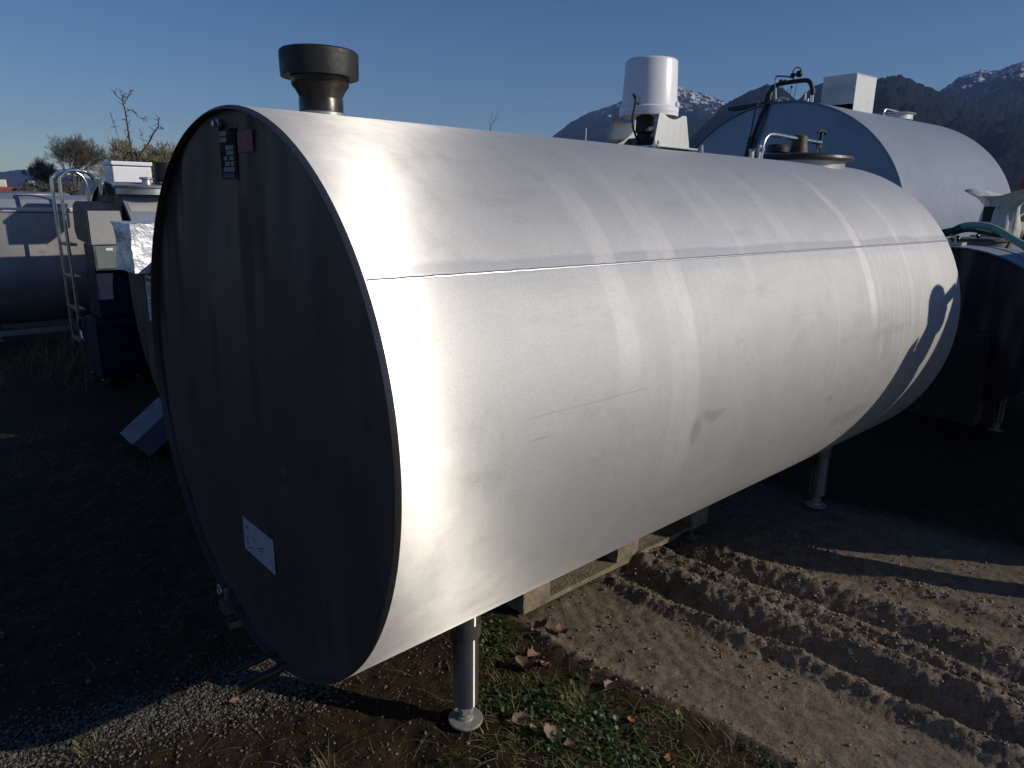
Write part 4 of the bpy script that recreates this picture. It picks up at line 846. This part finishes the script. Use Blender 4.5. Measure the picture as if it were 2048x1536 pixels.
# ------------------------------------------------------------------ trees
def branch(bm, p, d, L, r, depth, spread, seg=4, bend=.25, up=.15, minr=.004, ratio=.72, kids=(2, 3)):
    n = 4; pts = [p.copy()]; q = p.copy(); dd = d.normalized()
    for i in range(n):
        dd = (dd + Vector((random.gauss(0, bend), random.gauss(0, bend), random.gauss(0, bend) + up)) * .35).normalized(); q = q + dd * L / n; pts.append(q.copy())
    r1 = max(minr, r * .62); tube(bm, pts, [r + (r1 - r) * i / n for i in range(n + 1)], seg, cap=False)
    if depth <= 0: return
    for k in range(random.randint(*kids)):
        t = random.uniform(.45, 1.0) if k else 1.0
        i = min(n - 1, int(t * n)); b = pts[i].lerp(pts[i + 1], t * n - i) if t < 1 else pts[-1]
        a = random.random() * 6.28; side = dd.orthogonal().normalized(); side.rotate(Matrix.Rotation(a, 3, dd))
        nd = (dd + side * random.uniform(.5, 1.0) * spread).normalized()
        branch(bm, b, nd, L * random.uniform(ratio - .08, ratio + .1), max(minr, r * .58), depth - 1, spread, 3, bend, up, minr, ratio, kids)
def bare_tree(name, x, y, H, spread, depth, mt, label, trunk_h=.25, minr=.012, stems=1, kids=(2, 4), ratio=.72, r0=None):
    t = empty(name, (x, y, 0), random.random() * 6, label, 'tree')
    r0 = r0 or H * .022; bm = bmesh.new(); tube(bm, [(0, 0, -.1), (.02 * H, 0, H * trunk_h * .5), (0, .01 * H, H * trunk_h)], [r0 * 1.3, r0, r0 * .9], 8); link('trunk', bm, mt, t, smooth=True)
    bm = bmesh.new()
    for s in range(stems):
        a = s * 2.4; d = Vector((math.cos(a) * .35, math.sin(a) * .35, 1)) if stems > 1 else Vector((0, 0, 1))
        branch(bm, Vector((0, .01 * H, H * trunk_h)), d, H * .27, r0 * .85 / math.sqrt(stems) ** .5, depth, spread, 5, .3, .12, minr, ratio, kids)
    link('crown', bm, mt, t); return t
def at(az, dist): return math.sin(R_(az)) * dist, math.cos(R_(az)) * dist
x, y = at(-31.0, 62); bare_tree('bare_tree', x, y, 5.9, .66, 6, M['bark'], 'tall bare rounded tree on the skyline above the chrome ladder', .22, .006, 4, (3, 4), .69)
x, y = at(-32.7, 66); bare_tree('bare_tree', x, y, 4.3, .62, 6, M['bark'], 'lower bare tree just left of the tall rounded one', .15, .006, 4, (3, 4), .69)
x, y = at(-34.0, 58); bare_tree('bare_tree', x, y, 2.3, 1.1, 5, M['bark'], 'squat brown thicket left of the bare trees, above the red roof', .1, .018, 5, (3, 4))
x, y = at(-33.3, 60); bare_tree('bare_tree', x, y, 2.6, 1.1, 5, M['bark'], 'brown thicket between the squat one and the ladder', .1, .018, 5, (3, 4))
x, y = at(-31.9, 60); bare_tree('bare_tree', x, y, 2.9, 1.1, 5, M['bark'], 'brown thicket seen through the ladder hoops', .1, .018, 5, (3, 4))
x, y = at(-26.4, 34); bare_tree('bare_tree', x, y, 3.9, .9, 6, M['twigyellow'], 'pale yellowish twiggy tree directly left of the dark tank rim', .15, .009, 4, (3, 4))
x, y = at(-25.0, 36); bare_tree('bare_tree', x, y, 3.3, .9, 6, M['twigyellow'], 'pale twiggy tree partly hidden behind the dark tank rim', .15, .009, 4, (3, 4))
x, y = at(-2.0, 30); bare_tree('bare_tree', x, y, 4.25, .45, 3, M['barkred'], 'thin twigs of a tree poking up behind the middle of the big tank', .5, .005, 1, (1, 3), r0=.05)
# thorny fruit tree: explicit limbs, local x to the right, z up
Ft = empty('fruit_tree', (*at(-27.3, 13.0), 0), -R_(-27.3), 'leafless spiky fruit tree standing up over the white box at left', 'tree')
k = .0082
def px(a, b): return ((a - 247) * .00726, random.uniform(-.15, .15), CAMH + (375 - b) * k)
limbs = [([(253, 345), (250, 325), (243, 290), (241, 250), (240, 225), (236, 205)], .030), ([(252, 328), (262, 300), (278, 280), (290, 262), (300, 250), (302, 235)], .026), ([(250, 330), (232, 316), (215, 314), (195, 318), (170, 314)], .020),
         ([(243, 300), (235, 300), (222, 322), (205, 336), (188, 335)], .018), ([(241, 208), (228, 200), (220, 191)], .012), ([(240, 210), (250, 195), (253, 186)], .012), ([(243, 224), (255, 224), (265, 236), (278, 240)], .011), ([(212, 230), (222, 275), (236, 315)], .008), ([(210, 272), (210, 312)], .006), ([(238, 205), (236, 190)], .010), ([(300, 250), (312, 252)], .008), ([(264, 255), (270, 290)], .006)]
bm = bmesh.new(); tube(bm, [(0, 0, -.1), (.03, .02, 1.0), (.06, 0, CAMH + 30 * k)], [.07, .055, .035], 8); link('trunk', bm, M['barkred'], Ft, smooth=True)
bm = bmesh.new()
for pl, r in limbs:
    pp = [Vector(px(*p)) for p in pl]
    for i in range(1, len(pp)): pp[i].y = pp[i - 1].y + random.uniform(-.1, .1)
    sp_ = smooth_path(pp, 5); tube(bm, sp_, [r * .62 * (1 - .6 * i / (len(sp_) - 1)) for i in range(len(sp_))], 6)
    for q in sp_[2:]:
        for _ in range(2):
            if random.random() < .6:
                d = Vector((random.uniform(-1, 1), random.uniform(-1, 1), random.uniform(-.4, 1))).normalized(); tube(bm, [q, q + d * random.uniform(.03, .10)], [.005, .003], 4)
link('crown', bm, M['barkred'], Ft)
# mast
x, y = at(5.29, 40); Ms = empty('antenna_mast', (x, y, 0), 0, 'thin pale mast showing above the big tank, left of the bucket', 'mast')
bm = bmesh.new(); tube(bm, [(0, 0, 0), (0, 0, 5.35)], [.06, .03], 8); link('pole', bm, M['plaster'], Ms, smooth=True); bm = bmesh.new(); lathe(bm, [(.15, 0), (.15, .1), (.07, .12)], (0, 0, 0), 12); link('base', bm, M['plaster'], Ms)
# houses
def house(x, y, rz, wd, dp, hh, rh, label, wall, roof):
    t = empty('house', (x, y, 0), rz, label, 'house'); bm = bmesh.new(); box(bm, (0, 0, hh / 2), (wd, dp, hh)); wl_ = link('wall', bm, wall, t)
    bm = bmesh.new(); e = .4; a = [bm.verts.new(p) for p in ((-wd / 2 - e, -dp / 2 - e, hh - .1), (wd / 2 + e, -dp / 2 - e, hh - .1), (wd / 2 + e, dp / 2 + e, hh - .1), (-wd / 2 - e, dp / 2 + e, hh - .1), (-wd / 2 - e, 0, hh + rh), (wd / 2 + e, 0, hh + rh))]
    for f in ((0, 1, 5, 4), (2, 3, 4, 5), (0, 4, 3), (1, 2, 5), (3, 2, 1, 0)): bm.faces.new([a[i] for i in f])
    rf = link('roof', bm, roof, t); bm = bmesh.new(); box(bm, (wd * .2, .6, hh + rh + .1), (.6, .6, 1.2)); link('chimney', bm, wall, rf)
    for i in range(int(wd // 3)):
        bm = bmesh.new(); box(bm, (-wd / 2 + 1.5 + i * 3, -dp / 2 - .02, hh * .6), (1.1, .08, 1.2)); link('window', bm, M['glass'], wl_)
for az, d, l in ((-36.2, 90, 'low house with a bright red tiled roof at the far left edge'), (-34.6, 95, 'red roofed house partly behind the brown thickets at far left')):
    x, y = at(az, d); house(x, y, .4, 9, 6, .9, 1.1, l, M['plaster'], M['roof'])
x, y = at(37.6, 120); house(x, y, -.3, 12, 8, 2.5, 4.5, 'distant house with a dull red roof at the right edge', M['plaster'], M['roof'])
# car
x, y = at(34.95, 46); Cr = empty('parked_car', (x, y, 0), .3, 'silver parked car far off at the right edge behind the wrapped motor', 'car')
bm = bmesh.new(); pr = [(-2.1, .35), (2.1, .35), (2.15, .7), (1.9, .85), (1.0, .92), (.5, 1.4), (-1.2, 1.42), (-1.9, .95), (-2.15, .85)]
def slab(bm, pr, y0, y1):
    A = [bm.verts.new((a, y0, b)) for a, b in pr]; B = [bm.verts.new((a, y1, b)) for a, b in pr]; n = len(pr); bm.faces.new(A); bm.faces.new(B[::-1])
    for i in range(n): bm.faces.new((A[i], B[i], B[(i + 1) % n], A[(i + 1) % n]))
slab(bm, pr, -.85, .85); link('car_body', bm, M['carpaint'], Cr, bevel=.05)
bm = bmesh.new(); slab(bm, [(.85, .96), (.42, 1.32), (-1.15, 1.34), (-1.7, .98)], -.862, .862); link('windows', bm, M['glass'], Cr)
for a in (-1.3, 1.35):
    for b in (-.8, .8): bm = bmesh.new(); lathe(bm, [(.30, -.1), (.33, -.08), (.33, .08), (.30, .1)], (a, b, .33), 24, axis=Vector((0, 1, 0))); link('wheel', bm, M['black'], Cr, smooth=True)

# ------------------------------------------------------------------ mountains
def mountain_mat(name, snow):
    m, nt, o = newmat(name); b = N(nt, 'ShaderNodeBsdfPrincipled'); nt.links.new(b.outputs[0], o.inputs[0]); b.inputs['Roughness'].default_value = .95; b.inputs['Specular IOR Level'].default_value = .05
    geo = N(nt, 'ShaderNodeNewGeometry'); pos = geo.outputs['Position']
    f = ramp(nt, noise(nt, pos, .004, 10, .75), [(.35, (.003, .005, .004)), (.55, (.007, .009, .007)), (.7, (.014, .013, .010))])
    if snow:
        sx = N(nt, 'ShaderNodeSeparateXYZ'); nt.links.new(pos, sx.inputs[0])
        hz = N(nt, 'ShaderNodeMapRange'); hz.inputs[1].default_value = snow[0]; hz.inputs[2].default_value = snow[1]; nt.links.new(sx.outputs[2], hz.inputs[0])
        n1 = noise(nt, pos, .012, 9, .8)
        fac = mathn(nt, 'ADD', n1, mathn(nt, 'MULTIPLY', hz.outputs[0], .22)); fac = ramp(nt, fac, [(.66, 0.0), (.72, 1.0)])
        mx = N(nt, 'ShaderNodeMixRGB'); nt.links.new(fac, mx.inputs[0]); nt.links.new(f, mx.inputs[1]); mx.inputs[2].default_value = (.55, .57, .6, 1); f = mx.outputs[0]
    nt.links.new(f, b.inputs['Base Color']); return m
def mountain(name, prof, dist, depth, seed, mat, label, noise_amp=.17, edge=.004):
    """prof: (azimuth deg, elevation deg) of the crest seen from the yard"""
    az = np.linspace(prof[0][0], prof[-1][0], 1200); el = np.interp(az, [p[0] for p in prof], [p[1] for p in prof])
    el = el + edge * 57 * (fbm(az * 6, az * 0, 5, seed) - .5) * .5 + .10 * (fbm(az * 38, az * 0, 3, seed + 7, .7) - .5)
    nr = 110; rr = np.linspace(0, 1, nr); V = []
    top0 = np.tan(np.radians(np.interp(az, [p[0] for p in prof], [p[1] for p in prof]))) * dist + CAMH
    kk_ = np.ones(61) / 61; top0 = np.convolve(np.pad(top0, 30, mode='edge'), kk_, mode='valid')
    topx = np.tan(np.radians(np.maximum(el, .05))) * dist + CAMH
    for i, t in enumerate(rr):
        if t < .75:
            k = t / .75; d = dist - depth * (1 - k); prf = k ** 1.15
        else:
            k = (t - .75) / .25; d = dist + depth * .5 * k; prf = 1 - k * .8
        nz = fbm(az * .50 + 30 + k * 3.0, np.full_like(az, k * 13 + (0 if t < .75 else 5)) - az * .3, 6, seed + 3, .5) - .5
        fade = math.sin(math.pi * min(1, k)) if t < .75 else 0
        h = top0 * prf * (1 + noise_amp * 4 * nz * fade) + (topx - top0) * (k ** 7 if t < .75 else 1 - k)
        V.append(np.stack([np.sin(np.radians(az)) * d, np.cos(np.radians(az)) * d, h - 1], -1))
    V = np.concatenate(V); n = len(az); ids = np.arange(nr * n).reshape(nr, n)
    Fa = np.stack([ids[:-1, :-1], ids[:-1, 1:], ids[1:, 1:], ids[1:, :-1]], -1).reshape(-1, 4)
    o = fromarrays(name, V, Fa, mat, smooth=True); tag(o, label, None, kind='structure'); return o
mountain('mountain', [(-8, 1.0), (-2, 2.6), (2.5, 4.6), (4.0, 5.8), (5.5, 6.6), (7.2, 7.1), (9.5, 8.1), (11.7, 8.45), (13.4, 8.0), (15.3, 7.3), (17, 6.2), (22, 4)], 8200, 3600, 5, mountain_mat('snowy_slope', (600, 1150)), 'snow dusted mountain behind the bucket')
mountain('forested_hill', [(10, 2.5), (13, 4.6), (15.2, 7.0), (16.6, 7.75), (18.2, 8.35), (19.2, 8.05), (20.3, 7.2), (21.3, 8.2), (22.2, 8.35), (23.6, 8.0), (25.3, 8.35), (26.6, 8.55), (27.6, 8.1), (29.0, 7.5), (31, 6.7), (36, 6.0), (44, 5)], 4800, 3200, 12, mountain_mat('forest_slope', None), 'dark forested ridge behind the rear tank', edge=.007)
mountain('craggy_mountain', [(24, 5), (27, 6.3), (28.8, 7.3), (30.0, 8.2), (31.2, 8.6), (32.2, 8.6), (33.4, 8.95), (36, 9.4), (44, 7)], 6800, 3400, 19, mountain_mat('crag_slope', (620, 1020)), 'craggy snow streaked mountain at the right edge', edge=.006)
mountain('far_hills', [(-48, 1.1), (-42, 1.0), (-37, 1.05), (-35, 1.2), (-34.2, 1.35), (-33, 1.5), (-31, 1.1), (-29, .8), (-24, .9), (-12, 1.1), (-6, 1.0)], 11500, 2500, 25, mountain_mat('far_slope', None), 'low far hills along the left horizon', noise_amp=.05)

# ------------------------------------------------------------------ haze
bm = bmesh.new(); box(bm, (0, 0, 699), (27500, 27500, 1402))
hz = link('haze', bm, [], None); hz.data.materials.clear()
hm = bpy.data.materials.new('haze_air'); hm.use_nodes = True; hm.node_tree.nodes.clear()
ho = hm.node_tree.nodes.new('ShaderNodeOutputMaterial'); hv_ = hm.node_tree.nodes.new('ShaderNodeVolumePrincipled')
hv_.inputs['Color'].default_value = (.32, .52, 1, 1); hv_.inputs['Density'].default_value = 4.2e-5; hv_.inputs['Anisotropy'].default_value = 0.0
hm.node_tree.links.new(hv_.outputs[0], ho.inputs['Volume']); hz.data.materials.append(hm)
tag(hz, 'thin blue air haze over the valley', 'haze', kind='stuff')
